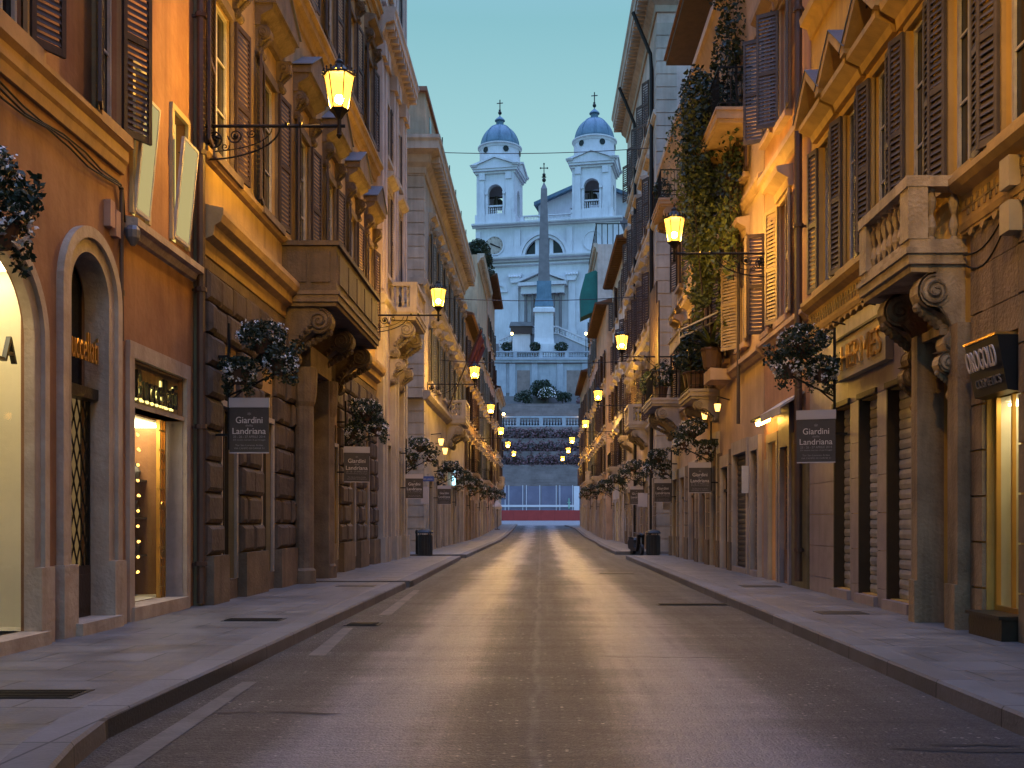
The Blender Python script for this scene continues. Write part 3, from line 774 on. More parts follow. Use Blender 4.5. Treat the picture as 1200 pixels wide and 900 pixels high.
B.pipe(13.55,3.9,5.9,.03,.05)
q=MB()
for (s,h) in ((13.18,5.3),(13.36,5.22)): B.bx(q,s-.07,s+.07,h,h+.34,0,.09)
B.part('alarm_box',q,M['rose'])
q=MB(); q.lathe([(.03,0),(.09,.1),(.10,.2),(.07,.26)],B.u(13.7),.14,5.2,10); q.box(B.u(13.7)-.02,B.u(13.7)+.02,0,.12,5.4,5.44); B.part('security_camera',q,M['zinc'])
q=MB(); rg=random.Random(3)
for k in range(3):
    q.tube([(B.u(9.0+i*.5+rg.uniform(-.05,.05)),.03+.02*k,6.0-.06*k-(.04*math.sin(i*1.7+k)) ) for i in range(10)]+[(B.u(13.62),.05,5.75),(B.u(13.66),.05,5.5)],.012,5)
B.part('cable',q,M['iron'])
B.finish()

# ---- rusticated palazzo
B=Bld('rusticated_palazzo','brown palazzo with rusticated ground floor and heavy stone balcony over its portal','building',-1,5.5,16.55,33.9,25,M['palazzo'],depth=12)
rg=random.Random(5)
gh=5.7
ops=[(17.55,18.35),(20.05,20.85),(22.9,24.5),(26.7,27.5),(29.3,30.1),(31.7,32.5)]
for i,(a,b) in enumerate(ops):
    top=4.9 if i==2 else 4.1
    B.hole(a,b,.14,top,.35)
    if i==2:
        o=B.frame('portal',a,b,.14,top,.34,.42,M['palazzo_stone'],top=.5)
        q=MB(); q.poly([(B.u(a),-.3,.14),(B.u(b),-.3,.14),(B.u(b),-.3,top),(B.u(a),-.3,top)]); d=B.part('door',q,M['wood'],o)
        q=MB()
        for k in range(5):
            for j in range(2): B.bx(q,a+.12+j*.74,a+.74+j*.74,.4+k*.88,1.1+k*.88,-.3,-.25)
        B.part('door_panel',q,M['wood'],d)
    else:
        o=B.frame('shop_window',a,b,.5,top-.6,.10,.05,M['pale_stone'])
        B.part('pane',MB().poly([(B.u(a),-.10,.5),(B.u(b),-.10,.5),(B.u(b),-.10,top),(B.u(a),-.10,top)]),M['glass_dark'],o)
        q=MB(); B.bx(q,a,b,.14,.5,-.2,.06); B.part('stall_riser',q,M['palazzo_stone'],o)
        q=MB(); q.box(B.u((a+b)/2)-.02,B.u((a+b)/2)+.02,-.095,-.05,.5,top); B.bx(q,a,b,top-.64,top-.58,-.095,-.05); B.part('glazing_bar',q,M['bronze'],o)
# rusticated blocks on the ground floor
q=MB(); hgt=.52; rows=[(.95+i*hgt,.95+(i+1)*hgt) for i in range(9)]
base=MB()
for ri,(z0,z1) in enumerate(rows):
    s=16.6+(.25 if ri%2 else 0)
    segs=[]; cur=16.6
    for (a,b) in ops:
        tp=4.9 if (a,b)==ops[2] else 4.1
        e=.34 if (a,b)==ops[2] else .10
        if z0<tp+.2: segs.append((cur,a-e)); cur=b+e
    segs.append((cur,33.85))
    for (a,b) in segs:
        L=b-a
        if L<.15: continue
        k=max(1,round(L/.72)); w=L/k; off=(w*.5 if ri%2 and k>1 else 0); s=a
        cuts=[a]+[a+w*j-off for j in range(1,k+1) if a+w*j-off<b-.15]+[b]
        for j in range(len(cuts)-1):
            x0,x1=sorted((B.u(cuts[j]),B.u(cuts[j+1]))); g=.012; q.block(x0+g,x1-g,z0+g,z1-g,0,.12+rg.uniform(-.03,.05),.075)
B.part('rusticated_facing',q,M['rustic'])
cur=16.6
for (a,b) in ops+[(33.85,0)]:
    e=.36 if (a,b)==ops[2] else .11
    q=MB(); B.bx(q,cur,a-(e if b else 0),.1,.95,0,.2); cur=b+e; B.part('plinth',q,M['palazzo_stone'])
B.mould('string_course',[(0,0),(.06,.0),(.08,.22),(.22,.28),(.24,.44),(.34,.5),(.38,.62),(.38,.72),(0,.80)],5.85,16.5,33.85,M['palazzo'])
B.mould('frieze',[(0,0),(.05,0),(.05,.18),(0,.2)],5.64,16.5,33.85,M['palazzo_stone'])
B.mould('sill_band',[(0,0),(.08,.03),(.14,.1),(.14,.18),(0,.2)],7.4,16.5,33.85,M['palazzo'])
for i in range(6):
    s=17.55+i*3.03
    B.win(s,7.62,1.15,2.75,M['palazzo_stone'],M['sh_brown'],'scroll',sw=.62,ang=(7,10),fo=.06,fw=.18)
    q=MB(); q.prism([(-.95,0),(.95,0),(.95,.15),(0,.72),(-.95,.15)],'y',0,.42); o=B.part('pediment',q,M['palazzo_stone'],loc=(B.u(s),0,11.47))
    q=MB()
    for sg in (-1,1): q.prism([(sg*1.0,.153),(0,.745),(0,.765),(sg*1.0,.175)],'y',0,.46)
    B.part('lead_flashing',q,M['zinc'],o)
    B.win(s,13.75,1.1,2.5,M['palazzo_stone'],M['sh_brown'],'scroll',sw=.6,ang=(6,8))
    B.win(s,19.0,1.0,1.9,M['palazzo_stone'],M['sh_brown'],None,sw=.55)
B.mould('string_course',[(0,0),(.05,0),(.1,.18),(.2,.22),(.22,.36),(.3,.42),(.3,.5),(0,.56)],12.75,16.5,33.85,M['palazzo'])
B.mould('string_course',[(0,0),(.05,0),(.1,.18),(.2,.22),(.22,.36),(.3,.42),(.3,.5),(0,.56)],17.9,16.5,33.85,M['palazzo'])
r=B.balcony(21.7,27.2,6.42,1.2,'solid',M['palazzo_stone'],cons=0,rh=1.05,th=.24)
for s in (22.0,24.45,26.9): link('console',console_mesh(.34,1.05,1.25,M['palazzo_stone']),r,(B.u(s),0,6.09))
for s,o in ((22.55,.3),(24.85,.3)):
    q=MB(); q.lathe([(.26,0),(.26,.3),(.21,.36),(.21,3.9),(.25,4.0),(.28,4.2),(.3,4.75)],B.u(s),.28,.14,12); B.part('portal_column',q,M['palazzo_stone'])
B.cornice(23.8,1.0,1.1,M['palazzo_stone'],mod=.7)
B.finish()

# ---- pale house with tall pilasters
B=Bld('pilaster_house','pale pink house with tall paired pilasters and small balustraded balcony','building',-1,5.42,33.95,40.4,30,M['pale'],depth=12)
for s in (34.25,35.0,37.0,37.75,39.4,40.1):
    q=MB(); B.bx(q,s-.24,s+.24,.14,1.0,0,.26); B.bx(q,s-.19,s+.19,1.0,8.3,0,.17); B.bx(q,s-.24,s+.24,8.3,8.75,0,.26); B.part('pilaster',q,M['pale_stone'])
    q=MB(); B.bx(q,s-.19,s+.19,9.3,17.0,0,.15); B.bx(q,s-.25,s+.25,17.0,17.5,0,.26); B.part('pilaster',q,M['pale'])
    q=MB(); B.bx(q,s-.19,s+.19,19.2,26.8,0,.15); B.bx(q,s-.25,s+.25,26.8,27.2,0,.25); B.part('pilaster',q,M['pale'])
B.cornice(17.5,.62,1.1,M['pale'],mod=.5); B.cornice(27.4,.8,1.2,M['pale'],mod=.6)
B.mould('string_course',[(0,0),(.2,.04),(.3,.2),(.3,.34),(0,.4)],8.75,34,40.4,M['pale_stone'])
for s in (36.0,38.6):
    B.win(s,10.1,1.0,2.9,M['pale_stone'],M['sh_brown'],'flat',sw=.4); B.win(s,14.2,.9,2.0,M['pale_stone'],M['sh_brown'],sw=.4)
    B.win(s,20.2,1.0,2.6,M['pale_stone'],M['sh_brown'],'flat',sw=.4); B.win(s,24.0,.9,1.8,M['pale_stone'],M['sh_brown'],sw=.4)
for a,b in ((35.5,36.5),(38.1,39.1)):
    o=B.frame('shop_door',a,b,.14,4.2,.14,.08,M['pale_stone']); B.hole(a,b,.14,4.2,.3)
    B.part('door_leaf',MB().poly([(B.u(a),-.09,.14),(B.u(b),-.09,.14),(B.u(b),-.09,4.2),(B.u(a),-.09,4.2)]),M['wood'],o)
r=B.balcony(36.4,39.4,9.05,1.0,'stone',M['pale_stone'],cons=0,rh=1.0,th=.25)
for s in (36.8,39.0): link('console',console_mesh(.36,.9,1.3,M['pale_stone']),r,(B.u(s),0,8.7))
for s in (36.8,39.0): link('console',console_mesh(.3,.55,.9,M['pale_stone']),r,(B.u(s),0,7.35))
B.finish()

# ---- corner palazzo beyond the side street
B=Bld('corner_palazzo','grey ashlar corner palazzo with deep cornice and rooftop storey','building',-1,5.4,47.0,72.0,18.6,M['grey_stone'],depth=14)
q=MB(); 
for i in range(34):
    z=.14+i*.54
    if z+.5>18.3: break
    q.box(.004,.035,-3.2,-.0,z,z+.5); q.box(-.62,.03,-.001,.035,z,z+.5)
B.part('quoin',q,M['grey_stone'])
B.cornice(17.5,.85,1.5,M['grey_stone'],mod=.6,ret=4.0)
B.mould('string_course',[(0,0),(.2,.1),(.34,.25),(.34,.42),(0,.5)],7.1,46.9,72,M['grey_stone']); B.mould('string_course',[(0,0),(.1,.05),(.2,.2),(.2,.32),(0,.4)],12.3,46.9,72,M['grey_stone'])
for e,z0,z1 in ((.34,7.2,7.6),(.2,12.4,12.7)):
    q=MB(); q.box(.0,e,-3.2,0,z0,z1); B.part('string_course',q,M['grey_stone'])
rowof(B,[(8.3,2.5,None),(13.0,2.3,None)],7,48.5,71.5,w=1.15,fr=M['pale_stone'],sh=M['sh_green'],hood='scroll',sw=.6,ang=(6,12),pitch=.12)
q=MB(); B.bx(q,48.2,71.0,19.0,21.75,-6,-.06); B.part('rooftop_storey',q,M['tan'])
q=MB(); B.bx(q,48.0,71.2,21.75,21.95,-6.2,.05); B.part('roof',q,M['roof_tile'])
q=MB()
for i in range(7):
    s=50+i*2.9; B.bx(q,s,s+.9,19.6,21.3,-.06,-.04)
B.part('window_strip',q,M['glass_dark'])
q=MB()
for i in range(16): s=50+i*1.35; q.tube([(B.u(s),.45,19.0),(B.u(s),.45,20.1+(.7 if i%3==1 else 0))],.03,5)
for z in (19.45,20.0): B.bx(q,50,70.3,z,z+.04,.43,.47)
B.part('terrace_railing',q,M['iron'])
for i in range(7):
    s=48.6+i*3.25; tp=3.6 if i!=3 else 4.4
    o=B.frame('shop_front',s,s+1.9,.14,tp,.2,.1,M['pale_stone']); 
    B.hole(s,s+1.9,.14,tp,.07)
    B.part('pane',MB().poly([(B.u(s),-.07,.14),(B.u(s+1.9),-.07,.14),(B.u(s+1.9),-.07,tp),(B.u(s),-.07,tp)]),M['dark'] if i%3 else M['wood'],o)
r=B.balcony(58.6,61.6,7.5,1.1,'stone',M['pale_stone'],cons=2,ch=1.3,rh=1.0,th=.3,cw=.5)
q=MB(); q.poly([(B.u(57.2),.06,2.0),(B.u(57.45),.06,2.0),(B.u(57.45),.06,4.2),(B.u(57.2),.06,4.2)]); B.part('lit_panel',q,M['lit_warm'])
for s,h in ((50.2,5.3),(52.3,5.0)):
    q=MB(); q.tube([(B.u(s),0,h+.5),(B.u(s),.5,h+.55),(B.u(s),.5,h+.3)],.02,5); o=B.part('wall_light',q,M['iron'])
    q=MB(); q.lathe([(.08,0),(.15,.3)],B.u(s),.5,h-.02,8); B.part('lamp_glass',q,M['lamp_amber'],o)
B.finish()

def house(name,label,side,X,s0,s1,H,wall,trim,sh,floors,n,roof=None,shops=True,cap='cornice',balc=None,depth=11,z0=0,hood='flat',gnd=None,seed=1,lit=(),over=.6,hh=2.1):
    """a plainer house further along the street"""
    global B
    B=Bld(name,label,'building',side,X,s0,s1,H,wall,depth=depth,z0=z0)
    rg=random.Random(seed); g0=floors[0]-1.1
    B.mould('string_course',[(0,0),(.08,.03),(.16,.14),(.16,.24),(0,.3)],g0,s0,s1,trim)
    if gnd is not None:
        q=MB(); 
        B.bx(q,s0+.02,s1-.02,z0,z0+.9,0,.10); B.part('plinth',q,gnd)
    for fi,h in enumerate(floors):
        for i in range(n):
            s=s0+(s1-s0)*(i+.5)/n
            B.win(s,h,min(1.05,(s1-s0)/n*.4),hh,trim,sh,hood if fi<2 else None,sw=min(.52,(s1-s0)/n*.22),ang=(rg.choice((4,10,25)),rg.choice((5,12,30))),pitch=.13)
    if shops:
        k=max(2,int((s1-s0)/3.3))
        for i in range(k):
            a=s0+(s1-s0)*(i+.5)/k-.85; b=a+1.7; t=z0+3.1+rg.uniform(-.2,.4)
            o=B.frame('shop_front',a,b,z0+.1,t,.16,.07,trim,top=.25); B.hole(a,b,z0+.1,t,.07)
            m=M['lit_warm'] if i in lit else rg.choice((M['dark'],M['wood'],M['slat_dark'],M['dark']))
            B.part('pane',MB().poly([(B.u(a),-.06,z0+.1),(B.u(b),-.06,z0+.1),(B.u(b),-.06,t),(B.u(a),-.06,t)]),m,o)
            q=MB(); B.bx(q,(a+b)/2-.03,(a+b)/2+.03,z0+.1,t,-.055,-.01); B.bx(q,a,b,z0+2.3,z0+2.37,-.055,-.01); B.part('glazing_bar',q,M['bronze'],o)
    if cap=='cornice': B.cornice(H-.7,over,.8,trim,mod=.5)
    else:
        q=MB(); B.bx(q,s0-.1,s1+.1,H-.1,H+.06,-.3,over); o=B.part('eave',q,M['eave_wood'])
        q=MB(); s=s0+.2; B.bx(q,s0,s1,H-.22,H-.12,0,.06)
        while s<s1: B.bx(q,s-.05,s+.05,H-.24,H-.1,0,over*.9); s+=.5
        B.part('rafter_row',q,M['eave_wood'],o)
    for (a,b,h,ov,rl) in (balc or ()): B.balcony(a,b,h,ov,rl,trim,cons=2,ch=.6,rh=.95)
    return B
B=house('brown_house','brown plaster house behind the flag beside the ashlar corner palazzo',-1,5.4,72.05,86,16.2,M['brownish'],M['tan'],M['sh_brown'],[5.3,9.0,12.6],5,cap='eave',seed=2,balc=[(75,77.5,5.1,.8,'iron')]); B.finish(M['roof_tile'],.7)
B=house('tan_house','tan plaster house with roof garden on its terrace',-1,5.35,86.05,101,24.0,M['tan'],M['pale_stone'],M['sh_green'],[5.4,9.0,12.6,16.2],5,seed=3,lit=(1,),balc=[(90,92.5,5.2,.8,'iron')]); B.finish()
B=house('rose_house','rose plaster house with wide dark eaves near the square',-1,5.3,101.05,117,26.0,M['rose'],M['pale_stone'],M['sh_brown'],[5.6,9.2,12.8,16.4,20.0],5,cap='eave',seed=4,lit=(2,),over=1.0); B.finish(M['roof_tile'],1.0)
B=house('end_house','stone coloured house ending the row at the square on the awning side',-1,5.2,117.05,134,17.0,M['grey_stone'],M['pale_stone'],M['sh_brown'],[6.2,9.8,13.2],5,seed=5,z0=0,balc=[(122,124.5,6.0,.8,'stone')]); B.finish(M['roof_tile'],.6)
# ================================================================== RIGHT SIDE
# ---- yellow house with the stone balcony over its portal
B=Bld('yellow_building','yellow ochre house with pedimented windows and small balustraded stone balcony','building',1,5.4,-12.0,20.45,24,M['yellow'])
for i in range(10):
    s=19.3-i*1.56
    if s<4: break
    B.win(s,5.95,.78,2.75,M['yellow_trim'],M['sh_grey'],'ped' if i%2==0 or i<3 else 'flat',sw=.37,ang=(6,14),fw=.10,fo=.05)
    B.win(s,11.9,.8,2.4,M['yellow_trim'],M['sh_grey'],'flat',sw=.37,fw=.10)
    B.win(s,17.0,.8,2.2,M['yellow_trim'],M['sh_grey'],None,sw=.37,fw=.10)
B.mould('string_course',[(0,0),(.05,0),(.1,.2),(.24,.26),(.26,.4),(0,.46)],11.1,-12,20.4,M['yellow_trim'])
B.mould('string_course',[(0,0),(.05,0),(.1,.2),(.24,.26),(.26,.4),(0,.46)],16.2,-12,20.4,M['yellow_trim'])
B.cornice(22.8,.9,1.0,M['yellow_trim'],mod=.6)
# entablature between ground floor and windows; fretwork along its middle
pr=[(0,0),(.10,.0),(.12,.08),(.07,.1),(.07,.46),(.18,.52),(.24,.6),(.24,.68),(0,.72)]
for a,b in ((15.0,20.4),(-12.0,12.98)):
    e=B.mould('string_course',pr,5.16,a,b,M['yellow_trim'])
    q=MB(); s=a+.1; B.bx(q,a+.02,b-.02,5.425,5.455,.07,.083)
    while s<b-.12:
        B.bx(q,s,s+.055,5.34,5.42,.07,.085); B.bx(q,s+.05,s+.105,5.46,5.54,.07,.085); s+=.16
    B.part('fretwork',q,M['brown_stone'],e)
    q=MB(); s=a+.2; B.bx(q,a+.02,b-.02,5.12,5.158,.0,.085)
    while s<b-.2: q.prism([(B.u(s)-.1,5.162),(B.u(s)+.1,5.162),(B.u(s)+.05,5.08),(B.u(s),5.05),(B.u(s)-.05,5.08)],'y',.0,.09); s+=.34
    B.part('drip_edge',q,M['yellow_trim'],e)
# marble-clad shop with three roller shutters
q=MB(); tops=3.56
drs=[(14.82,15.86),(16.3,17.26),(17.72,18.72)]
cuts=[14.62]+[x for d in drs for x in d]+[20.4]
for i in range(0,len(cuts),2):
    a,b=cuts[i],cuts[i+1]; h=.45
    for z0,z1 in ((.14,.45),(.453,1.05),(1.053,1.65),(1.653,2.25),(2.253,2.85),(2.853,3.558)): B.bx(q,a+.004,b-.004,z0+.003,z1-.003,0,.05)
n=9
for i in range(n):
    a=14.62+(20.4-14.62)*i/n
    for z0,z1 in ((3.565,4.28),(4.286,5.05)): B.bx(q,a+.004,a+(20.4-14.62)/n-.004,z0,z1,0,.045)
B.part('marble_cladding',q,M['marble'])
for (a,b) in drs:
    r=B.slats(a+.05,b-.04,.32,tops-.02,.15,M['slat'],.15)
    q=MB(); B.bx(q,b-.05,b,.3,tops,-.2,.055); B.bx(q,a,a+.045,.3,tops,-.2,.02); B.bx(q,a,b,tops,tops+.09,-.2,.09); B.part('shutter_frame',q,M['bronze'],r)
    q=MB(); B.bx(q,a-.03,b+.03,.13,.31,-.2,.12); B.part('threshold',q,M['marble'],r)
    q=MB()
    for z in (1.62,): q.lathe([(.03,0),(.03,.05)],B.u((a+b)/2),-.17,z,8,'z')
    B.part('padlock',q,M['black'],r)
sg=MB(); B.bx(sg,15.55,18.2,3.98,4.68,.05,.17); sb=B.part('shop_sign',sg,M['panel_cream'])
B.letters('lettering','HERMES',16.75,4.12,2.1,.42,.20,M['gold'],.03,sb)
q=MB(); B.bx(q,15.5,18.25,4.68,4.72,.04,.2); q.tube([(B.u(16.0),.17,4.9),(B.u(16.0),.4,4.95)],.015,5); q.tube([(B.u(17.6),.17,4.9),(B.u(17.6),.4,4.95)],.015,5); B.part('sign_cap',q,M['bronze'],sb)
# portal and balcony
o=B.opening('portal_door',13.12,13.72,.14,3.9,.5,M['wood'])
q=MB()
for z0,z1,e in ((.14,.72,.40),(.72,4.0,.36)): B.bx(q,13.72,13.93,z0,z1,0,e)
B.bx(q,13.93,14.6,z0,z1,0,.06)
for z0,z1,e in ((.14,.72,.24),(.72,4.0,.2)): B.bx(q,12.78,13.1,z0,z1,0,e)
B.bx(q,13.1,13.72,3.9,4.02,-.1,.3); B.bx(q,13.4,13.72,3.62,3.9,-.1,.05)
B.part('portal_surround',q,M['brown_stone'],o)
r=B.balcony(12.98,15.0,5.0,.74,'stone',M['balcony_stone'],cons=0,rh=.9,th=.22)
for s,m in ((13.16,M['balcony_stone']),(14.45,M['brown_stone'])):
    link('console',console_mesh(.26,.62,1.05,m),r,(B.u(s),0,4.69)); link('console',console_mesh(.2,.34,.62,m),r,(B.u(s),.0,3.68))
# pier and shop with the black awning sign
q=MB()
for z0 in [.14+i*.56 for i in range(9)]:
    for a,b in ((12.42,12.76),(-12.0,11.48)):
        B.bx(q,a+.004,b-.004,z0+.012,min(z0+.548,5.1),0,.05)
B.part('ashlar_facing',q,M['brown_stone'])
q=MB()
for z0,z1 in ((3.68,4.05),(4.06,4.61),(4.62,5.1)): B.bx(q,11.484,12.416,z0,z1,0,.05)
B.part('ashlar_facing',q,M['brown_stone'])
B.hole(11.52,12.40,.42,3.55,.13)
q=MB(); B.bx(q,11.52,12.40,.12,.42,-.12,.22); B.bx(q,11.5,12.42,.40,.44,-.12,.26); w=B.part('shop_window',q,M['bronze'])
B.niche('display_window',11.4,12.9,.44,3.0,-.155,.8,M['shop_cream'],M['strip_bright'],.25,w)
q=MB(); q.poly([(B.u(11.55),-.15,.45),(B.u(12.38),-.15,.45),(B.u(12.38),-.15,3.0),(B.u(11.55),-.15,3.0)]); B.part('shop_glass',q,GLASS,w)
q=MB(); B.bx(q,12.34,12.40,.44,3.0,-.145,-.09); B.bx(q,11.95,11.98,.44,3.0,-.145,-.10); B.bx(q,11.55,12.34,.44,.5,-.145,-.09); B.part('window_frame',q,M['gold'],w)
q=MB()
for i in range(6): q.tube([(B.u(12.5),-.45,.8+i*.4),(B.u(12.5),-.9,.8+i*.4)],.03,8); q.lathe([(.06,0),(.08,.12),(.03,.2)],B.u(12.45),-.55,.84+i*.4,8); q.lathe([(.05,0),(.05,.15)],B.u(12.4),-.7,.84+i*.4,8)
B.part('display_shelf',q,M['white'],w)
q=MB(); q.prism([(.0,2.98),(.02,3.62),(.26,3.62),(.14,3.0)],'x',B.u(11.54),B.u(12.42)); sb=B.part('awning_sign',q,M['black'])
q=MB(); q.prism([(.0,3.622),(.0,3.65),(.28,3.65),(.28,3.622)],'x',B.u(11.54),B.u(12.43)); B.part('awning_cap',q,M['gold'],sb)
t=text_mesh('OROGOLD',.78,.24,.015); t.v=[(-x,-y+.0+(.2*(z+.28)),z) for x,y,z in t.v]; B.part('lettering',t,M['ink'],sb,loc=(B.u(11.95),.20,3.28))
t=text_mesh('COSMETICS',.66,.10,.015); t.v=[(-x,-y+.2*(z+.08),z) for x,y,z in t.v]; B.part('lettering',t,M['ink_dim'],sb,loc=(B.u(11.95),.165,3.09))
q=MB()
for z in (5.25,4.75): B.bx(q,11.38,11.62,z,z+.34,0,.2)
B.part('lamp_housing',q,M['panel_cream'])
q=MB()
for k in range(2): q.tube([(B.u(12.95-i*.14),.05,4.9-.12*k+.25*(i/9-.1)-(.16+.1*k)*math.sin(math.pi*i/9)) for i in range(10)],.014,5)
B.part('cable',q,M['iron'])
B.finish()

# ---- salmon house
B=Bld('salmon_building','narrow salmon plaster house with brown downpipe and lit doorway','building',1,5.4,20.5,24.75,24,M['pink'])
B.pipe(20.85,.3,24,.08,.16)
for s,h,hh,hood in ((22.6,6.0,2.6,'flat'),(22.6,10.4,2.6,'flat'),(24.1,10.6,2.5,'flat'),(22.6,15.0,2.4,'flat'),(24.1,15.0,2.4,None),(22.6,19.4,2.2,None)):
    B.win(s,h,.8,hh,M['cream'],M['sh_grey'] if h!=6.0 else M['sh_cream'],hood,sw=.5,ang=(12,60) if h>9 else (8,20),fw=.1)
B.win(24.15,6.0,.62,2.4,M['cream'],M['sh_brown'],None,sw=.4,ang=(5,70),fw=.1)
for h in (9.4,14.0,18.5): B.mould('string_course',[(0,0),(.06,.02),(.12,.16),(.18,.2),(.18,.34),(0,.4)],h,20.5,24.75,M['cream'])
B.mould('string_course',[(0,0),(.06,.02),(.12,.12),(.18,.16),(.18,.26),(0,.3)],5.55,20.5,24.75,M['cream'])
B.cornice(23,.8,.9,M['cream'],mod=.6)
q=MB(); B.bx(q,20.55,21.9,.14,3.4,0,.05); B.part('mossy_panel',q,M['tuff_wall'])
B.hole(22.05,22.75,.2,3.15,.10); o=B.frame('shop_door',22.05,22.75,.14,3.15,.16,.10,M['marble'],top=.9)
q=MB(); q.poly([(B.u(22.05),-.095,.2),(B.u(22.75),-.095,.2),(B.u(22.75),-.095,3.15),(B.u(22.05),-.095,3.15)]); B.part('door_leaf',q,M['dark'],o)
q=MB(); B.slats(22.06,22.74,.9,3.1,.06,M['wood'],.12,'door_grille')
B.hole(23.15,23.95,.16,3.35,.11); o=B.frame('shop_door',23.15,23.95,.14,3.35,.16,.10,M['marble'],top=.2)
q=MB(); q.poly([(B.u(23.15),-.10,.16),(B.u(23.95),-.10,.16),(B.u(23.95),-.10,3.35),(B.u(23.15),-.10,3.35)]); B.part('lit_panel',q,M['lit_warm'],o)
q=MB(); B.bx(q,23.98,24.7,.14,3.0,0,.03); B.part('notice_panel',q,M['marble'])
q=MB(); q.prism([(0,4.15),(.5,3.85),(.52,3.88),(.02,4.2)],'x',B.u(20.95),B.u(22.8)); q.prism([(.5,3.86),(.5,3.72),(.52,3.72),(.52,3.88)],'x',B.u(20.95),B.u(22.8)); B.part('awning',q,M['awning'])
q=MB(); B.bx(q,22.9,24.7,3.9,3.96,.1,.35); o=B.part('spot_rail',q,M['iron'])
for i in range(5): q=MB(); q.lathe([(.035,0),(.06,.09)],B.u(23.2+i*.28),.25,3.78,8); B.part('spot_lamp',q,M['spot'],o)
B.finish()

# ---- cream house with the ivy balcony
B=Bld('cream_building','cream peach house with coved eaves and ivy hung balcony','building',1,5.4,24.8,42.3,14.6,M['cream'])
pr=[(0,13.6),(.06,13.6),(.1,13.8),(.16,14.4),(.3,15.1),(.55,15.7),(.62,15.75),(.62,16.0),(0,16.05)]
q=MB(); q.prism(pr,'x',B.u(24.8),B.u(42.3)); B.part('coved_cornice',q,M['cream'])
q=MB(); B.bx(q,24.8,42.3,14.6,20.5,-10,-1.6); B.part('attic_storey',q,M['cream'])
q=MB(); B.bx(q,24.6,42.6,20.5,20.7,-10,.2); B.part('eave',q,M['eave_wood'])
q=MB(); q.prism([(.3,20.7),(.3,20.78),(-5,22.5),(-10,20.8)],'x',B.u(24.6),B.u(42.6)); B.part('roof',q,M['roof_tile'])
for s in (27.2,30.0,33.0,36.2,39.6):
    B.win(s,10.6,.95,2.4,M['cream'],M['sh_brown'] if s!=36.2 else M['sh_grey'],None,sw=.55,ang=(8,20))
    B.win(s,6.2,.95,2.6,M['cream'],M['sh_cream'] if s<28 else M['sh_brown'],'flat',sw=.62 if s<28 else .55,ang=(10,35) if s<28 else (12,18))
B.mould('string_course',[(0,0),(.06,.02),(.12,.12),(.2,.16),(.2,.28),(0,.32)],5.5,24.8,42.3,M['cream'])
B.mould('string_course',[(0,0),(.06,.02),(.12,.12),(.16,.16),(.16,.26),(0,.3)],9.7,24.8,42.3,M['cream'])
r=B.balcony(26.1,29.6,12.1,.92,'iron',M['cream'],cons=0,th=.3,rh=1.0)
r=B.balcony(37.2,39.6,13.3,1.1,'iron',M['cream'],cons=2,ch=.7,rh=1.0)
r=B.balcony(31.0,33.4,5.55,.9,'iron',M['pale_stone'],cons=2,ch=.7)
r=B.balcony(38.6,41.8,6.2,1.25,'iron',M['pale_stone'],cons=2,ch=1.1,cw=.35)
q=MB()
for a in (38.75,39.5,40.3,41.05): B.bx(q,a,a+.68,6.22,10.8 if a>39 else 9.9,.9,.96)
B.part('tall_shutter_screen',q,M['sh_brown'],r)
for i,(a,b,t,m) in enumerate(((25.2,26.0,3.3,'slat'),(26.6,28.4,3.35,'slat'),(29.2,30.3,3.1,'lit'),(31.1,32.1,3.9,'wood'),(33.2,34.4,3.2,'glass_dark'),(35.4,36.8,3.3,'wood'),(38.0,39.2,3.2,'glass_dark'),(40.2,41.4,3.2,'wood'))):
    o=B.frame('shop_front',a,b,.14,t,.17,.09,M['pale_stone'],top=.35)
    if m=='slat':
        B.slats(a,b,.3,t,.07,M['slat_dark'],.14)
        q=MB(); B.bx(q,a,b,.13,.3,-.2,.1); B.part('threshold',q,M['marble'],o)
    else:
        B.hole(a,b,.14,t,.07)
        mm=M['dark'] if m in('lit','glass_dark') else M[m]
        B.part('pane',MB().poly([(B.u(a),-.07,.14),(B.u(b),-.07,.14),(B.u(b),-.07,t),(B.u(a),-.07,t)]),mm,o)
        q=MB(); B.bx(q,(a+b)/2-.03,(a+b)/2+.03,.14,t,-.065,-.01); B.bx(q,a,b,2.4,2.47,-.065,-.01); B.part('glazing_bar',q,M['bronze'],o)
for s0,s1 in ((28.55,29.0),(30.5,30.9),(32.35,33.0),(34.6,35.2),(37.0,37.8),(39.4,40.0),(41.6,42.2)):
    q=MB()
    for i in range(6): B.bx(q,s0,s1,.95+i*.44,.95+i*.44+.41,0,.09)
    B.bx(q,s0-.03,s1+.03,.1,.95,0,.14)
    B.part('rusticated_pier',q,M['palazzo_stone'])
q=MB(); q.prism([(0,7.6),(1.5,6.9),(1.5,6.94),(0,7.66)],'x',B.u(28.9),B.u(29.2)); q.prism([(0,7.6),(1.5,6.9),(1.5,6.94),(0,7.66)],'x',B.u(30.8),B.u(31.1)); q.tube([(B.u(28.9),1.5,6.92),(B.u(31.1),1.5,6.92)],.05,6); q.box(B.u(28.9),B.u(31.1),1.48,1.5,6.55,6.92); B.part('folding_awning',q,M['awning'])
q=MB()
B.pipe(34.7,5,13.6,.06,.12,M['iron'])
for s in (29.3,31.6): 
    q=MB(); q.tube([(B.u(s),0,5.0),(B.u(s),.35,5.1),(B.u(s),.35,4.9)],.02,5); o=B.part('wall_light',q,M['iron'])
    q=MB(); q.lathe([(.06,0),(.1,.2)],B.u(s),.35,4.68,8); B.part('lamp_glass',q,M['lamp_amber'],o)
B.finish()

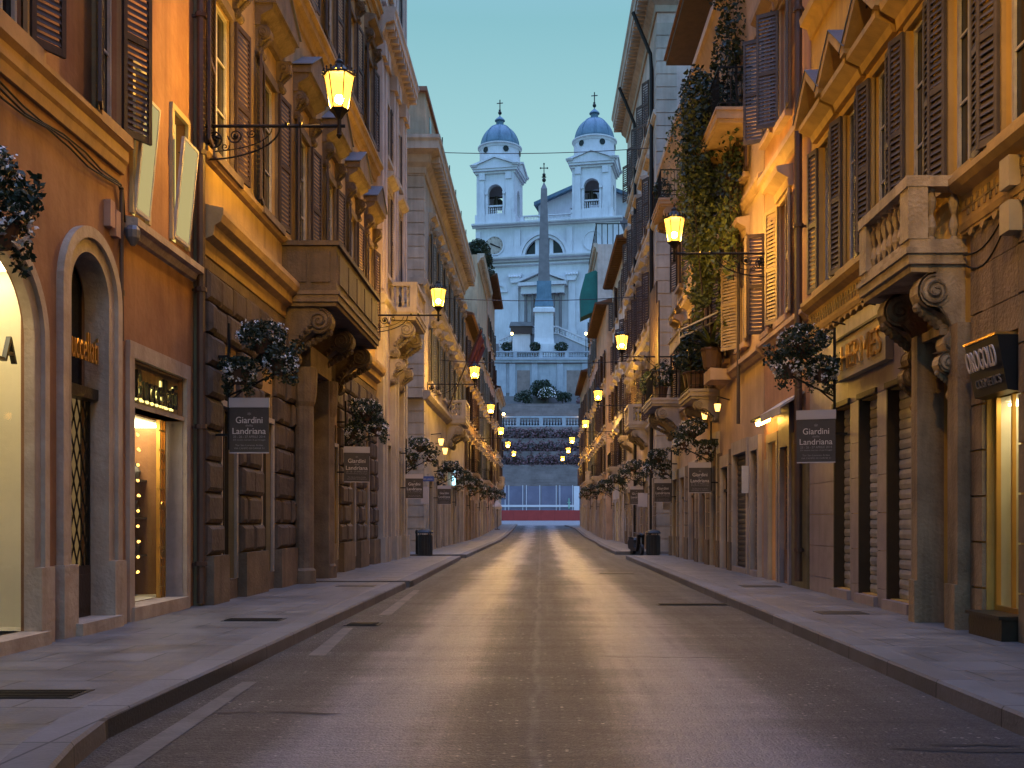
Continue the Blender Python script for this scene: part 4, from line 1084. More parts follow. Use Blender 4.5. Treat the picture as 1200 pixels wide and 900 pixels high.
# ---- tall palazzo past the side street
B=Bld('quoined_palazzo','tall grey palazzo with banded corner stones and very deep bracketed cornice','building',1,5.4,47.6,64.0,26.5,M['pale'],depth=14)
q=MB(); a=B.u(47.6)
for i in range(44):
    z=.14+i*.6
    if z+.56>25: break
    q.box(a-.04,a-.002,-.9,-.001,z,z+.56); q.box(a-.038,a+.75,.001,.04,z,z+.56)
B.part('quoin',q,M['grey_stone'])
B.cornice(25.2,1.0,1.6,M['grey_stone'],mod=.42,ret=4.0)
for h in (6.0,10.6,15.4,20.4): B.mould('string_course',[(0,0),(.08,.03),(.18,.16),(.18,.3),(0,.34)],h,47.6,64,M['pale_stone'])
rowof(B,[(6.6,2.5,None),(11.4,2.5,None),(16.2,2.4,dict(hood='flat')),(21.2,2.2,dict(hood=None))],5,48.6,63.6,w=1.1,fr=M['pale_stone'],sh=M['sh_brown'],hood='scroll',sw=.58,ang=(8,28),pitch=.12)
B.balcony(51.5,54.0,6.5,1.0,'stone',M['pale_stone'],cons=2,ch=.9,cw=.3); B.balcony(59.0,61.0,6.5,.8,'iron',M['pale_stone'],cons=2,ch=.6)
for s in (49.0,57.5):
    q=MB(); q.tube([(B.u(s),1.0,25.9),(B.u(s),.16,23.9),(B.u(s),.12,23.2),(B.u(s),.12,.3)],.09,8); B.part('drainpipe',q,M['iron'])
for i in range(5):
    s=48.9+i*3.0; t=3.3+(.3 if i%2 else 0)
    o=B.frame('shop_front',s,s+1.7,.14,t,.18,.1,M['pale_stone'],top=.3); B.hole(s,s+1.7,.14,t,.06)
    B.part('pane',MB().poly([(B.u(s),-.06,.14),(B.u(s+1.7),-.06,.14),(B.u(s+1.7),-.06,t),(B.u(s),-.06,t)]),(M['dark'],M['wood'],M['slat_dark'])[i%3],o)
for s0,s1 in ((47.65,48.6),(50.9,51.6),(53.9,54.6),(56.9,57.6),(59.9,60.6),(62.9,63.9)):
    q=MB()
    for i in range(6): B.bx(q,s0,s1,.95+i*.44,.95+i*.44+.41,0,.10)
    B.bx(q,s0-.03,s1+.03,.1,.95,0,.16)
    B.part('rusticated_pier',q,M['palazzo_stone'])
B.finish()

B=house('white_house','white rendered house with low tiled eaves under the teal canvas',1,5.45,64.05,78,19.4,M['white'],M['pale_stone'],M['sh_brown'],[5.4,9.0,12.6,15.9],4,cap='eave',seed=12,over=.75,balc=[(68,71,5.2,.9,'iron')],lit=(2,)); B.finish(M['roof_tile'],.75)
B=house('peach_house','peach plaster house with wide timber eaves beyond the white house',1,5.0,78.05,92,18.2,M['cream'],M['pale_stone'],M['sh_brown'],[5.4,9.0,12.6],5,cap='eave',seed=13,over=.9,balc=[(82,84.5,5.2,.9,'iron')]); B.finish(M['roof_tile'],.9)
B=house('grey_house','grey plaster house with roof terrace railing facing the church',1,5.1,92.05,108,26.5,M['pale'],M['pale_stone'],M['sh_green'],[5.6,9.2,12.8,16.4,20.0],5,seed=14,over=.4,balc=[(97,99.5,5.4,.8,'stone')])
q=MB()
for i in range(14): q.tube([(B.u(92.4),.1-i*.5,26.5),(B.u(92.4),.1-i*.5,28.4)],.04,4)
B.bx(q,92.36,92.44,28.4,28.48,-6.6,.2)
for i in range(8): q.tube([(B.u(92.4+i*2),.1,26.5),(B.u(92.4+i*2),.1,28.4)],.04,4)
B.bx(q,92.4,107,28.4,28.48,.06,.14); B.part('terrace_railing',q,M['iron']); B.finish()
B=house('ochre_end_house','ochre house ending the row at the square opposite the awning',1,4.9,108.05,128,17.5,M['tan'],M['pale_stone'],M['sh_brown'],[6.0,9.6,13.2],6,seed=15,cap='eave',over=.7,lit=(1,3)); B.finish(M['roof_tile'],.7)
# ================================================================== GROUND
def interp(t,y):
    for (a,za),(b,zb) in zip(t,t[1:]):
        if y<=b: return za+(zb-za)*max(0,(y-a))/(b-a)
    return t[-1][1]
GZ=[(-60,0),(78,0),(92,.12),(105,.38),(118,.68),(132,1.0),(150,1.42),(166,1.75),(172,1.95)]
def gz(y): return interp(GZ,y)
hill=[(-4000,0)]+GZ[1:]+[(176,2.0),(190,9),(197,18),(206,22.5),(209,24),(214,34.5),(226,35.5),(232,42),(330,43),(4000,43)]
mb=MB(); xs=[-4000,-400,-60,-14,14,60,400,4000]
for (y0,z0),(y1,z1) in zip(hill,hill[1:]):
    for a,b in zip(xs,xs[1:]): mb.poly([(a,y0,z0-.03),(b,y0,z0-.03),(b,y1,z1-.03),(a,y1,z1-.03)])
struct(mb,'ground',mat('ground paving',(.12,.11,.10),.8,scale=.5))
ys=[-20]+list(range(-10,78,4))+list(range(78,166,3))+[166]
mb=MB()
for y0,y1 in zip(ys,ys[1:]): mb.poly([(-6.4,y0,gz(y0)),(6.4,y0,gz(y0)),(6.4,y1,gz(y1)),(-6.4,y1,gz(y1))])
struct(mb,'street',ASPH)
mb=MB(); mb.poly([(-40,134.5,gz(134.5)+.012),(40,134.5,gz(134.5)+.012),(40,150,gz(150)+.012),(-40,150,gz(150)+.012)]); mb.poly([(-40,150,gz(150)+.012),(40,150,gz(150)+.012),(40,166,gz(166)+.012),(-40,166,gz(166)+.012)]); mb.poly([(-40,166,gz(166)+.012),(40,166,gz(166)+.012),(40,172,gz(172)+.012),(-40,172,gz(172)+.012)])
struct(mb,'square',brick_mat('square cobbles',(.22,.21,.21),(.18,.17,.17),(.08,.08,.08),.6,.6,.02,.5))
mb=MB(); mb.box(-60,-5.4,40.6,46.8,-.02,.02); mb.box(5.4,60,42.5,47.4,-.02,.02); struct(mb,'side_street',PAVE)
KH=.155
def pavement(side,pts,inner):
    """pts: (y, kerb distance from the street axis)"""
    P=[]
    for (y0,k0),(y1,k1) in zip(pts,pts[1:]):
        n=max(1,int((y1-y0)/4))
        for i in range(n): t=i/n; P.append((y0+(y1-y0)*t,k0+(k1-k0)*t))
    P.append(pts[-1]); mb=MB(); kb=MB(); kw=.32
    for (y0,k0),(y1,k1) in zip(P,P[1:]):
        z0,z1=gz(y0)+KH,gz(y1)+KH; s=side
        mb.poly([(s*(k0+kw),y0,z0),(s*inner,y0,z0),(s*inner,y1,z1),(s*(k1+kw),y1,z1)])
        e=.022
        A=[(k0+kw,z0+.002),(k0+e,z0+.002),(k0+.004,z0-e),(k0,gz(y0)-.02)]; C=[(k1+kw,z1+.002),(k1+e,z1+.002),(k1+.004,z1-e),(k1,gz(y1)-.02)]
        for i in range(3): kb.poly([(s*A[i][0],y0,A[i][1]),(s*A[i+1][0],y0,A[i+1][1]),(s*C[i+1][0],y1,C[i+1][1]),(s*C[i][0],y1,C[i][1])])
    for (y,k) in (P[0],P[-1]):
        z=gz(y)+KH; kb.poly([(side*k,y,gz(y)-.02),(side*inner,y,gz(y)-.02),(side*inner,y,z),(side*(k+.02),y,z)])
    struct(mb,'pavement',PAVE); struct(kb,'kerb',KERB)
pavement(-1,[(-6,1.9),(4.3,2.25),(5.6,2.68),(6.3,2.86),(7.1,3.0),(23.0,3.04)],6.3)
pavement(-1,[(23.5,3.0),(40.8,3.2)],6.3); pavement(-1,[(42.8,3.12),(137,3.15)],6.3)
pavement(1,[(-6,3.34),(41.6,3.45)],6.3); pavement(1,[(47.2,3.42),(62,3.55),(75,3.9),(118,3.9),(128,3.4),(131,3.0)],6.3)
# faded pale gutter line along the kerb
mb=MB(); 
for a,b in ((5.2,9.6),(11.5,14.5),(16.5,22.5)): mb.poly([(-2.62,a,.005),(-2.42,a,.005),(-2.66,b,.005),(-2.8,b,.005)])
struct(mb,'road_marking',mat('worn pale gutter stone',(.12,.112,.108),.65,c2=(.05,.048,.048),scale=2.2,streak=.0))
# dark joints and tar lines in the road
rg=random.Random(17); mb=MB()
def joint(x0,y0,x1,y1,w):
    n=max(4,int(math.hypot(x1-x0,y1-y0)/.12)); L=[]
    for i in range(n+1):
        t=i/n; j=rg.uniform(-.025,.025); ww=w*(.35+.65*rg.random())*(1 if 0<i<n else .1); L.append((x0+(x1-x0)*t+j*(abs(y1-y0)>abs(x1-x0)),y0+(y1-y0)*t+j*(abs(y1-y0)<=abs(x1-x0)),ww))
    ver=abs(y1-y0)>abs(x1-x0)
    for (a,b,u),(c,d,v) in zip(L,L[1:]):
        z=gz(b)+.004
        if ver: mb.poly([(a-u,b,z),(a+u,b,z),(c+v,d,z),(c-v,d,z)])
        else: mb.poly([(a,b-u,z),(a,b+u,z),(c,d+v,z),(c,d-v,z)])
for q_ in ((-2.75,7.95,-2.2,8.1,.035),(-2.2,8.1,-1.55,8.0,.03),(2.3,6.75,3.3,6.7,.05),(2.6,6.9,3.2,6.86,.035),(-2.2,16.5,2.8,16.8,.02),(-3,24.5,3.2,24.6,.03),(.6,11.4,3.1,11.2,.018),(-2.9,33,-.5,33.2,.04),(.5,38,3.3,37.7,.04),(-3,52,3.3,52,.07),(1.6,15,3.2,15.2,.035)): joint(*q_)
struct(mb,'road_joint',mat('dark tar joint',(.022,.021,.022),.7,scale=6))
# covers and drains
def grate(x,y,w,l,z,label,bars=True):
    o=empty('drain_cover',(x,y,z),label,'drain cover','cast iron drain covers')
    q=MB(); q.box(-w/2,w/2,-l/2,l/2,.0,.006); q.build('cover_frame',M['grate'],o)
    if bars:
        q=MB(); n=int(l/.07)
        for i in range(n): q.box(-w/2+.04,w/2-.04,-l/2+.03+i*(l-.06)/n,-l/2+.06+i*(l-.06)/n,.0065,.014)
        q.build('grille',M['iron'],o)
grate(-4.05,8.0,.95,.42,KH,'slotted iron drain cover in the pavement by the lit arched display window')
grate(-3.95,14.1,.8,.4,KH,'slotted iron drain cover in the pavement before the framed shop window')
grate(-3.9,21.6,.8,.4,KH,'flat iron cover in the pavement before the stone balcony portal',False)
grate(4.45,15.2,.7,.5,KH,'flat iron cover in the pavement before the roller shutters',False)
grate(4.6,21.5,.8,.6,KH,'flat iron cover in the pavement before the salmon house',False)
grate(-2.6,15.0,.5,.45,.006,'dark iron drain cover in the road beside the kerb under the wall lantern')
grate(2.75,18.6,1.3,.35,.006,'long iron drain cover in the road near the roller shutters')
grate(2.2,30.0,1.0,.5,.006,'iron drain cover in the road before the ivy balcony house',False)
# ================================================================== LANTERNS
def spiral(b,cy,cz,r,turns,a0,rad=.012,sg=1):
    pts=[]
    for i in range(int(turns*12)+1):
        t=i/12; a=R(a0)+sg*2*math.pi*t; rr=r*(1-t/turns*.85); pts.append((0,cy+rr*math.cos(a),cz+rr*math.sin(a)))
    b.tube(pts,rad,5)
def lantern(L=2.25):
    o=empty('wall_lantern',(0,0,0),'','lantern')
    q=MB(); q.tube([(0,0,0),(0,L+.1,0)],.028,8); q.box(-.06,.06,-.02,.03,-.62,.12)
    for y in (L*.62,L*.72): q.lathe([(.04,0),(.04,.05)],0,y,0,8,'z')
    q.tube([(0,L,-.16),(0,L,.12)],.035,8); q.lathe([(.02,-.2),(.05,-.15),(.02,-.1)],0,L,0,8); q.build('arm',M['iron'],o)
    q=MB(); q.tube([(0,.03+1.25*math.sin(R(90*i/12)),-.55+.53*(1-math.cos(R(90*i/12)))) for i in range(13)],.016,5)
    q.tube([(0,.03+1.12*math.sin(R(90*i/12)),-.42+.38*(1-math.cos(R(90*i/12)))) for i in range(13)],.010,5)
    spiral(q,.2,-.21,.16,1.9,200,.014); spiral(q,.55,-.16,.125,1.8,180,.013); spiral(q,.82,-.12,.08,1.5,160,.010); spiral(q,.38,-.34,.07,1.4,20,.010,-1)
    for (y,z) in ((.2,-.21),(.55,-.16)): q.ball((0,y,z),.04,6,5)
    for k in range(5): q.tube([(0,.2+.13*math.cos(k*1.257),-.21+.13*math.sin(k*1.257)),(0,.2+.05*math.cos(k*1.257+.8),-.21+.05*math.sin(k*1.257+.8))],.012,4,.03)
    q.build('scrollwork',M['iron'],o)
    n=6; z0,z1,r0,r1=.27,.80,.14,.24
    q=MB(); q.lathe([(.03,.10),(.06,.14),(.10,.2),(r0+.02,z0-.02),(r0+.02,z0)],0,L,0,n)
    q.lathe([(r1+.03,z1),(r1+.04,z1+.035),(r1-.02,z1+.06),(.10,z1+.17),(.07,z1+.2),(.07,z1+.25),(.02,z1+.30),(.025,z1+.34),(.004,z1+.40)],0,L,0,n)
    for i in range(n):
        a=2*math.pi*(i+.5)/n; c,s=math.cos(a),math.sin(a)
        q.tube([(r0*c*1.03,L+r0*s*1.03,z0),(r1*c*1.03,L+r1*s*1.03,z1)],.010,4)
    for i in range(18):
        a=2*math.pi*i/18; q.lathe([(.022,0),(.012,.045),(.02,.06),(.002,.085)],(r1+.02)*math.cos(a),L+(r1+.02)*math.sin(a),z1+.03,5)
    h=q.build('lantern_frame',M['iron'],o)
    q=MB(); q.lathe([(r0-.004,z0+.002),(r1-.006,z1-.002)],0,L,0,n,cap=False); q.build('lantern_glass',M['lamp'],h)
    q=MB(); q.ball((0,L,.44),.07,10,8); q.build('bulb',M['bulb'],h)
    return o
lan=lantern(); place=['at the junction of the ochre house and the rusticated palazzo','just past the big stone balcony','on the ashlar corner palazzo','before the brown house','on the tan house below the roof garden','on the rose house','on the end house by the awning']
Ls=[(-1,16.75,3.35+2.2,7.98),(-1,32.4,5.5,8.05),(-1,48.6,5.4,8.05),(-1,64.2,5.4,8.05),(-1,80.4,5.4,8.1),(-1,95.9,5.35,8.2),(-1,115.2,5.3,8.65)]
place2=['in front of the hanging ivy','past the black shutter screen','on the quoined palazzo','on the white house','on the peach house','on the grey terrace house','on the ochre end house','high on the yellow house near the fretwork band']
Rs=[(1,24.2,5.4,7.85),(1,39.9,5.4,7.95),(1,56.6,5.4,7.95),(1,73.5,5.45,8.0),(1,90.6,5.0,8.2),(1,107,5.1,8.45),(1,125.5,4.9,8.75),(1,8.5,5.4,7.85)]
for k,(sd,y,X,z) in enumerate(Ls+Rs):
    lb='glowing iron wall lantern '+(place+place2)[k]
    rz=R(-90) if sd<0 else R(90)
    if k==0: lan.location=(sd*X,y,z); lan.rotation_euler=(0,0,rz); lan['label']=lb; lan['group']='wall lanterns along both rows of houses'
    else:
        o=dup(lan,(sd*X,y,z),rz,lb,'wall lanterns along both rows of houses')
# ================================================================== FLOWER ARMS AND BANNERS
def flower_arm(seed):
    rg=random.Random(seed); o=empty('flower_arm',(0,0,0),'','planter','flower basket arms along the street')
    q=MB(); q.tube([(0,.22,-1.75),(0,.22,.35)],.025,6)
    for z in (-1.5,-.2): q.box(-.02,.02,0,.22,z-.02,z+.02)
    q.tube([(0,.22,-.75),(0,.45,-.5),(0,.62,-.28),(0,.8,-.12)],.018,5); q.tube([(0,.22,-.85),(0,.6,-.68),(0,.95,-.5),(0,1.2,-.42)],.018,5); q.tube([(0,.22,-.95),(0,.5,-.72)],.016,5)
    q.build('arm',M['iron'],o)
    for (y,z,r,top) in ((.78+rg.uniform(-.05,.05),.10+rg.uniform(-.04,.08),.39+rg.uniform(-.03,.03),1),(.42+rg.uniform(-.03,.05),-.30+rg.uniform(-.06,.05),.26+rg.uniform(-.04,.03),0),(1.1+rg.uniform(-.06,.05),-.24+rg.uniform(-.06,.06),.26+rg.uniform(-.05,.04),0)):
        p=MB(); p.lathe([(.10,-.2),(.18,-.02),(.2,.02)],0,y,z-.1,10); b=p.build('basket',M['terracotta'],o)
        p=MB(); p.leaves((0,y,z),(r,r,r*.66),1300 if top else 750,.056,rg,.4)
        for k in range(rg.randint(3,7)): a=rg.uniform(0,6.28); e=rg.uniform(.75,1.15); p.leaves((r*e*math.cos(a),y+r*e*math.sin(a),z+rg.uniform(-.1,.22)),(.13,.13,.12),60,.07,rg)
        if not top:
            for k in range(5): a=rg.uniform(0,6.28); p.leaves((r*.8*math.cos(a),y+r*.8*math.sin(a),z-.28),(.1,.1,.22),60,.062,rg)
        p.build('foliage',M['leafd'],b)
        p=MB()
        for _ in range(44 if top else 64):
            a=rg.uniform(0,6.28); t=rg.uniform(-.9,.7) if not top else rg.uniform(-.6,.9)
            c=(r*1.02*math.cos(a)*math.cos(t),y+r*1.02*math.sin(a)*math.cos(t),z+r*.75*math.sin(t)-(.1 if not top else 0))
            for j in range(5): p.leaf((c[0]+rg.uniform(-.03,.03),c[1]+rg.uniform(-.03,.03),c[2]+rg.uniform(-.03,.03)),.042 if top else .05,rg)
        p.build('blossom',M['petal'],b)
    return o
arms=[flower_arm(s) for s in (11,12,13,14,15)]
first=[True]*5
def place_arm(k,sd,X,y,z,label):
    rz=R(-90) if sd<0 else R(90)
    if first[k]: o=arms[k]; o.location=(sd*X,y,z); o.rotation_euler=(0,0,rz); o['label']=label; first[k]=False
    else: dup(arms[k],(sd*X,y,z),rz,label,'flower basket arms along the street')
FA=[(-1,5.55,8.45,4.3,'iron arm of white geraniums above the lit arched display window'),(-1,5.4,17.0,4.45,'iron arm of white geraniums on the rusticated wall over the frontal banner'),
 (-1,5.3,26.6,4.3,'iron arm of white geraniums beyond the big balcony portal'),(-1,5.3,38.6,4.3,'iron arm of geraniums on the pilaster house'),(-1,5.3,50.5,4.2,'iron arm of geraniums on the ashlar corner palazzo beside its wall lights'),
 (-1,5.3,61,4.2,'iron arm of geraniums under the flag balcony'),(-1,5.3,73,4.2,'iron arm of geraniums on the brown house'),(-1,5.3,85,4.2,'iron arm of geraniums on the tan house'),(-1,5.2,97,4.4,'iron arm of geraniums far along on the tan house'),(-1,5.2,109,4.6,'iron arm of geraniums on the rose house'),
 (1,5.35,17.9,4.55,'iron arm of geraniums between the marble shop and the salmon house'),(1,5.35,30.9,4.2,'iron arm of geraniums under the planted balcony of the cream house'),(1,5.35,40.3,4.0,'iron arm of geraniums beside the bin at the side street'),
 (1,5.35,51.3,4.2,'iron arm of geraniums on the quoined palazzo'),(1,5.35,62.5,4.1,'iron arm of geraniums past the quoined palazzo shops'),(1,5.3,74,4.2,'iron arm of geraniums on the white house'),(1,4.9,86,4.3,'iron arm of geraniums on the peach house'),(1,5.0,99,4.5,'iron arm of geraniums on the grey house')]
for i,(sd,X,y,z,lb) in enumerate(FA): place_arm(i%5,sd,X,y,z,lb)
def banner():
    o=empty('street_banner',(0,0,0),'','banner','garden show banners')
    w,h=.65,.92
    q=MB(); q.box(-w/2,w/2,0,.012,-h,0); q.build('cloth',M['banner'],o)
    q=MB(); q.box(-w/2-.01,w/2+.01,-.012,.024,-.16,0); q.box(-w/2,w/2,-.004,.016,-h,-h+.02) if False else None; q.build('header_strip',M['banner_top'],o)
    q=MB(); q.box(-w/2,w/2,-.004,.016,-h,-h+.02); q.build('hem_bar',M['banner_top'],o)
    def L(t,w_,h_,z,m): b=text_mesh(t,w_,h_,.004); b.shift(0,-.006,z); b.build('lettering',M[m],o)
    L('Giardini',.44,.105,-.42,'ink'); L('della',.12,.035,-.475,'ink_dim'); L('Landriana',.55,.10,-.60,'ink'); L('25 - 26 - 27 APRILE 2014',.53,.04,-.665,'ink_dim')
    L('XX mostra mercato di giardinaggio',.54,.03,-.715,'ink_dim'); L('Tor San Lorenzo Ardea',.46,.03,-.80,'ink_dim'); L('VIA CAMPO DI CARNE 51',.5,.028,-.85,'ink_dim'); L('*',.06,.05,-.29,'ink_dim')
    return o
bn=banner()
BN=[(-4.83,16.95,3.56,0,'charcoal garden show banner hanging flat to view on the rusticated wall'),(-4.75,26.4,3.45,16,'charcoal garden show banner beyond the balcony portal'),(-4.75,38.4,3.3,8,'charcoal garden show banner on the pilaster house'),(-4.75,50.3,3.3,8,'charcoal garden show banner on the ashlar corner palazzo'),
    (4.78,17.8,3.45,-18,'charcoal garden show banner beside the roller shutters'),(4.78,30.8,3.3,-6,'charcoal garden show banner under the planted balcony'),(4.78,40.2,3.2,-4,'charcoal garden show banner beside the side street'),(4.78,51.2,3.3,-4,'charcoal garden show banner on the quoined palazzo')]
for i,(x,y,z,a,lb) in enumerate(BN):
    if i==0: bn.location=(x,y,z); bn['label']=lb
    else: dup(bn,(x,y,z),R(a),lb,'garden show banners')
# ================================================================== STREET FURNITURE
def bin_(x,y,z,label):
    o=empty('litter_bin',(x,y,z),label,'litter bin','street litter bins')
    q=MB(); q.lathe([(.28,0),(.30,.05),(.30,.9),(.27,.92)],0,0,0,16)
    for i in range(16): a=2*math.pi*i/16; q.box(.30*math.cos(a)-.015,.30*math.cos(a)+.015,.30*math.sin(a)-.015,.30*math.sin(a)+.015,.08,.86)
    q.build('body',M['plastic'],o)
    q=MB(); q.lathe([(.33,.98),(.34,1.02),(.28,1.10),(.12,1.15),(.01,1.16)],0,0,0,16)
    for a in (.7,2.3,3.9,5.4): q.tube([(.26*math.cos(a),.26*math.sin(a),.9),(.28*math.cos(a),.28*math.sin(a),1.0)],.02,5)
    q.build('lid',M['plastic'],o)
bin_(-4.85,42.8,.06,'black round litter bin with domed lid beside the ashlar corner')
bin_(4.95,45.2,.02,'black round litter bin with domed lid beside the parked scooter')
o=empty('bollard',(-5.25,43.2,.06),'thin dark post standing beside the litter bin','bollard'); q=MB(); q.lathe([(.07,0),(.07,.06),(.045,.1),(.045,.95),(.07,1.0),(.05,1.1),(.01,1.13)],0,0,0,10); q.build('post',M['iron'],o)
def scooter(x,y,z,rz):
    o=empty('motor_scooter',(x,y,z),'dark motor scooter parked at the side street corner by the litter bin','scooter',None,rz)
    for yy in (-.6,.62):
        w=MB(); w.ring(yy,.25,.15,.25,-.06,.06,18,0,360); w.v=[(b,a,c) for a,b,c in w.v]; t=w.build('wheel',M['plastic'],o)
        w=MB(); w.lathe([(.15,-.04),(.15,.04)],0,yy,.25,12,'x'); w.build('rim',M['zinc'],t)
    q=MB(); q.prism([(.2,.2),(.85,.28),(.95,.55),(.75,.72),(.1,.68),(-.05,.35),(-.3,.26),(-.42,.75),(-.5,.95),(-.58,.92),(-.5,.4),(-.35,.17)],'x',-.17,.17); q.build('body',M['black'],o)
    q=MB(); q.prism([(.0,.68),(.85,.72),(.9,.8),(.5,.82),(.1,.78)],'x',-.15,.15); q.build('seat',M['plastic'],o)
    q=MB(); q.tube([(-.32,-.5,1.02),(0,-.55,.98),(.32,-.5,1.02)],.018,6); q.build('handlebar',M['zinc'],o)
    q=MB(); q.ball((0,-.62,.88),.09,8,6); q.build('headlight',M['glass_dark'],o)
    q=MB(); q.tube([(0,-.55,.9),(0,-.62,.3)],.03,6); q.build('fork',M['zinc'],o)
scooter(4.35,46.3,.02,R(12))
# street name plates and small projecting signs
def plate(name,x,y,z,w,h,m,label,cat='sign',t=.03,text=None):
    o=empty(name,(x,y,z),label,cat); q=MB(); q.box(-w/2,w/2,0,t,-h/2,h/2); q.build('sign_board',m,o)
    q=MB(); q.box(-w/2-.15,w/2+.15,t+.004,t+.03,h/2-.06,h/2-.03); q.build('sign_bracket',M['iron'],o)
    if text: b=text_mesh(text,w*.8,None,.006); b.shift(0,-.007,-.04); b.build('lettering',M['ink'],o)
plate('street_sign',-5.0,44.8,3.4,.62,.22,M['sign_blue'],'small blue street sign on the ashlar corner',text='SENSO UNICO')
plate('notice_board',-5.15,45.4,2.7,.35,.75,M['banner_top'],'pale notice board below the blue street sign',cat='notice board')
plate('projecting_sign',-5.12,60,4.1,.2,.85,M['neon'],'narrow cool white lit sign over the shops past the ashlar corner',t=.1)
plate('projecting_sign',4.55,45.8,2.5,.42,.62,M['banner_top'],'pale square shop sign under the garden show banners at the side street')
plate('projecting_sign',5.1,41.6,2.25,.3,.5,M['awning'],'small white sign on the cream house wall near the scooter')
o=empty('house_number_plate',(5.28,26.3,2.6),'small white plate beside the roller shutter of the cream house','sign'); q=MB(); q.box(-.12,.1,0,.05,-.35,.35); q.build('plate',M['white'],o)
# flag
o=empty('flag',(-5.4,58.4,8.6),'faded red flag on a slanting pole over the stone balcony','flag')
q=MB(); q.tube([(.1,0,-.6),(1.95,.4,4.0)],.045,6); q.build('flagpole',M['wood'],o)
q=MB(); n=10
for j in range(12):
    for i in range(n):
        def P(i,j):
            t=1-j/12*.4; bx=.1+1.85*t; bz=-.6+4.6*t; return (bx+i/n*.22+.05*math.sin(i*1.3+j*.4),.4*t+.10*math.sin(i*1.7),bz-i/n*1.1)
        q.poly([P(i,j),P(i+1,j),P(i+1,j+1),P(i,j+1)])
q.build('cloth',M['flag_red'],o)
# wires over the street
def wire(p,q_,sag,label):
    b=MB(); b.tube([(p[0]+(q_[0]-p[0])*i/16,p[1]+(q_[1]-p[1])*i/16,p[2]+(q_[2]-p[2])*i/16-sag*4*(i/16)*(1-i/16)) for i in range(17)],.02,5)
    o=b.build('overhead_wire',M['iron']); tag(o,label,'wire','wires over the street')
wire((-5.0,49.0,19.2),(5.4,49.5,19.6),.15,'thin wire crossing the sky between the corner palazzi')
wire((-5.4,52.0,12.9),(5.4,52,13.0),.2,'thin wire crossing in front of the obelisk shaft')
wire((-5.4,53.0,9.9),(5.4,53,9.9),.2,'thin wire crossing below the church door')
wire((5.3,22.0,9.75),(5.15,14.0,9.8),.08,'thin wire running along the yellow house front')
# plants
def vine():
    rg=random.Random(21); o=empty('hanging_vine',(4.9,28.2,12.1),'long ivy and trailing shrubs hanging from the upper balcony of the cream house','ivy')
    d=MB(); l=MB(); g=MB()
    def cl(b,s,out,h,rs,ro,rh,n,sz=.15): s=27.9+(s-28.2)*.8; b.leaves((5.4-out*.85-4.9,s-28.2,h-12.1),(ro,rs*.95,rh),int(n*.8),sz*.9,rg,.6)
    # wall-climbing mass above
    cl(d,27.0,.25,15.5,1.1,.35,2.0,1500); cl(d,28.5,.3,14.0,1.3,.45,1.7,1500); cl(d,26.6,.3,18.0,.9,.35,2.0,1100); cl(d,29.5,.5,13.0,1.0,.6,1.0,900)
    # overflow along the balcony edge
    cl(d,28.8,1.15,12.9,1.3,.55,.95,1700); cl(d,29.8,1.2,13.6,.8,.45,.9,700); cl(l,30.6,1.25,11.2,.8,.4,1.3,900); cl(l,29.6,1.15,10.0,.8,.45,1.2,900); cl(l,30.2,1.0,8.8,.8,.5,1.1,700); cl(d,28.0,.6,16.8,.8,.5,1.5,900); cl(d,30.2,.9,12.4,1.0,.6,1.1,1100); cl(g,30.5,1.2,12.2,.8,.5,1.0,500,.12); cl(d,29.2,1.25,11.6,1.0,.4,1.0,1200); cl(d,30.6,.8,11.0,.9,.5,1.2,1100)
    # trailing curtains
    for (s,out,top,bot,w,n) in ((27.5,.35,11.6,8.9,.8,900),(28.6,.7,11.4,8.6,.7,1000),(29.6,.9,11.2,8.0,.7,1100),(30.6,1.0,10.8,7.6,.6,900),(29.0,.4,10.0,7.0,.8,900),(31.4,.7,10.6,8.2,.6,600),(27.0,.5,10.6,8.3,.5,500)):
        for k in range(7):
            t=k/6; cl(l if t>.45 else d,s+rg.uniform(-.2,.2),out+rg.uniform(-.1,.1),top+(bot-top)*t,w*(1-.45*t),.34*(1-.5*t),.42,n/11,.17)  # lower leaves take the brighter olive: lamplight painted into their colour
    for (s,out,h) in ((31.5,1.5,13.4),(31.9,1.6,12.2),(30.5,1.55,13.2),(31.2,1.7,12.7),(31.6,1.5,11.4)): cl(g,s,out,h,.5,.35,.45,90,.12)
    d.build('foliage',M['leafd'],o); l.build('foliage',M['leaf2'],o); g.build('foliage',M['leaf'],o)
    b=MB()
    for k in range(7):
        s=27+rg.uniform(0,4); oo=rg.uniform(.3,1.1); b.tube([(5.4-oo-4.9,s-28.2,1.2),(5.4-oo-4.9+rg.uniform(-.1,.1),s-28.2+rg.uniform(-.2,.2),-1.6),(5.4-oo*.8-4.9,s-28.2,-4.2)],.018,4)
    b.tube([(.3,-1.2,-8),(.35,-1.0,-3),(.3,-.8,3),(.35,-1.3,7)],.05,6,.03); b.build('stem',M['bark'],o)
vine()
